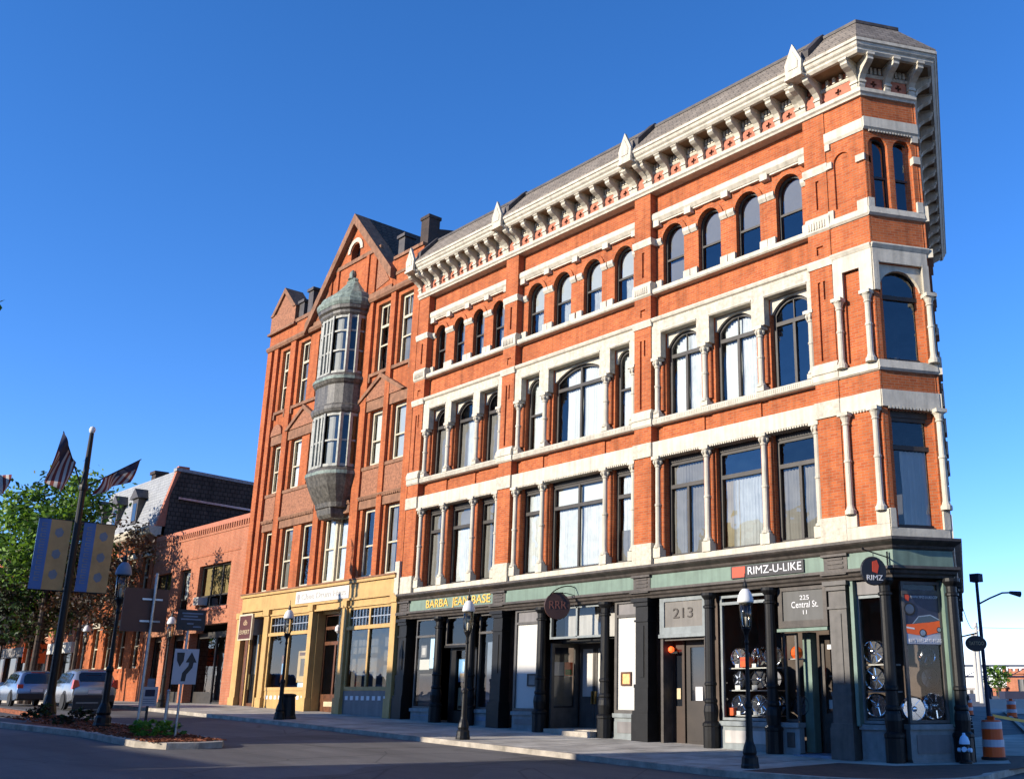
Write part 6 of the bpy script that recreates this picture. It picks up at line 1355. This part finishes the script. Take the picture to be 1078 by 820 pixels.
for q in range(n):
    p = A_.lerp(B_, q/n); r2 = A_.lerp(B_, (q+1)/n); w.tube(p + Vector((0,0,3.66)), p + Vector((0,0,5.15)), .07, .07, 5)
    if q % 2: w.tube(p + Vector((0,0,3.66)), r2 + Vector((0,0,5.15)), .06, .06, 5)
    else: w.tube(p + Vector((0,0,5.15)), r2 + Vector((0,0,3.66)), .06, .06, 5)
w.build('truss', M['navy'], br)
w = MB()
for q in (2, 8, 14): p = A_.lerp(B_, q/n); w.tube(p, p + Vector((0,0,3.66)), .3, .25, 8)
w.build('pier', M['concrete'], br)
tw = thing('brick_tower', 'distant brick building with a crenellated tower at the right edge', 'building', (-58.8, 131.2, 0))
w = MB(); w.box(-1.4, 1.4, -1.4, 1.4, 0, 4.2); w.box(-1.7, 1.7, -1.7, 1.7, 4.2, 4.6)
for x in (-1.5, -.5, .5, 1.5): w.box(x-.25, x+.25, -1.7, -1.3, 4.6, 5.0)
w.build('tower', M['brick_low'], tw)
w = MB(); w.box(-4.6, -1.4, -2, 3, 0, 2.2); w.box(1.4, 7, -2, 3, 0, 2.8); w.build('wing', M['brick_low'], tw)
w = MB(); w.box(-4.8, -1.2, -2.2, 3.2, 2.2, 2.4); w.box(1.2, 7.2, -2.2, 3.2, 2.8, 3.0); w.build('wing_roof', M['stone2'], tw)
w = MB()
for x in (-3.8, -2.6, 2.2, 3.6, 5.0): w.box(x-.3, x+.3, -2.02, -2.0, .7, 1.8)
w.build('window', M['carglass'], tw)
ba = thing('concrete_barrier', 'pale concrete road barrier beyond the street light pole', 'barrier', (-16.4, 39.2, G(-16)+ROAD), R(45)); w = MB(); w.prism([(-.3, 0), (.3, 0), (.28, .08), (.14, .3), (.09, .85), (-.09, .85), (-.14, .3), (-.28, .08)], 'x', -.7, 1.6); w.build('barrier', M['white'], ba)
ex = thing('excavator', 'dark low construction machine in the shade at the far right', 'machine', (-23.5, 58.0, G(-20)+ROAD), R(40))
w = MB(); w.box(-1.9, 1.9, -.9, .9, .5, 1.2); w.build('chassis', M['navy'], ex); w = MB(); w.box(-.4, .9, -.8, .8, 1.2, 2.1); w.build('cab', M['carglass'], ex); w = MB(); w.tube((1.2, 0, 1.2), (2.6, 0, 1.9), .13); w.tube((2.6, 0, 1.9), (3.4, 0, .7), .10); w.build('boom', M['navy'], ex); w = MB()
for y in (-.8, .8): w.prism([(-1.9, .0), (1.9, .0), (2.1, .3), (1.9, .6), (-1.9, .6), (-2.1, .3)], 'y', y-.2, y+.2)
w.build('track', M['tyre'], ex)
pc = thing('person', 'person in dark blue clothes standing beyond the corner', 'person', (-19.3, 43.5, G(-19)+ROAD), R(45))
def person_mesh():
    me = bpy.data.meshes.new('body'); V = [(0,0,.92), (0,0,1.15), (0,0,1.42), (0,0,1.52), (0,-.02,1.66), (.10,0,.88), (.11,.02,.48), (.11,.0,.06), (.11,-.12,.04), (-.10,0,.88), (-.11,-.05,.48), (-.11,.0,.06), (-.11,-.12,.04), (.19,0,1.40), (.24,.03,1.12), (.22,-.08,.88), (-.19,0,1.40), (-.24,.03,1.12), (-.22,-.08,.88)]
    E_ = [(0,1), (1,2), (2,3), (3,4), (0,5), (5,6), (6,7), (7,8), (0,9), (9,10), (10,11), (11,12), (2,13), (13,14), (14,15), (2,16), (16,17), (17,18)]
    me.from_pydata(V, E_, []); o = bpy.data.objects.new('body', me); COL.objects.link(o)
    m = o.modifiers.new('skin', 'SKIN'); rad = [.13, .13, .15, .06, .10, .09, .07, .05, .04, .09, .07, .05, .04, .07, .05, .035, .07, .05, .035]
    if not me.skin_vertices: me.attributes.new('skin', 'FLOAT', 'POINT') if False else None
    bm = bmesh.new(); bm.from_mesh(me); L_ = bm.verts.layers.skin.verify(); bm.verts.ensure_lookup_table()
    for i, v in enumerate(bm.verts): v[L_].radius = (rad[i], rad[i]); v[L_].use_root = (i == 0)
    bm.to_mesh(me); bm.free(); s_ = o.modifiers.new('sub', 'SUBSURF'); s_.levels = 1; s_.render_levels = 1; return o
pb_ = person_mesh(); pb_.data.materials.append(M['navy']); pb_.parent = pc
w = MB(); w.lathe(0, -.02, [(.02, 1.80), (.09, 1.77), (.105, 1.70), (.09, 1.66)], 10); w.build('hair', M['bark'], pc)
tp_ = MB(); tp_.grid(14, 1, lambda s_, t: (1.45 + 1.4*s_, 2.8 + 4.5*s_, 1.0 - .22*math.sin(math.pi*s_) + .07*t)); tag(tp_.build('barrier_tape', M['gold'], recalc=False), 'yellow barrier tape running right from the nearest barrel', 'tape')
for i, (p, q, lab) in enumerate((((-5.2, 13.5, 6.6), (-29.2, 61.7, 7.0), 'overhead wire from the side wall to the white pole'), ((-29.2, 61.7, 6.9), (16, 118, 9.5), 'overhead wire running right from the white pole'))):
    p, q = Vector(p), Vector(q); tag(MB().pipe([p.lerp(q, k/10) - Vector((0,0,1.2*math.sin(math.pi*k/10))) for k in range(11)], .02, 4).build('overhead_wire', M['navy']), lab, 'wire', 'overhead wires')
# low far skyline beyond the side street so that the ground meets something at the horizon
for q in range(7):
    u = -150 + 34*q; v = 300 + 12*(q % 3) + q*14; h = 4 + 1.6*((q*5) % 4)
    b = thing('distant_building', ['far low grey block left of the truss bridge', 'far low block behind the white poles', 'far low block behind the street light', 'far block behind the brick tower', 'far block past the brick tower', 'far block outside the right edge', 'farthest block outside the right edge'][q], 'building', (u, v, 0))
    MB().box(-10, 10, 0, 8, -.5, h*.62).build('wall', M['brick_low' if q % 2 else 'whitewall'], b); MB().box(-10.2, 10.2, -.2, 8.2, h*.62, h*.62+.3).build('roof', M['iron_brown'], b)
    w = MB()
    for k in range(7): w.box(-9+2.7*k, -7.8+2.7*k, -.02, -.001, .8, 2.2)
    w.build('window', M['carglass'], b)
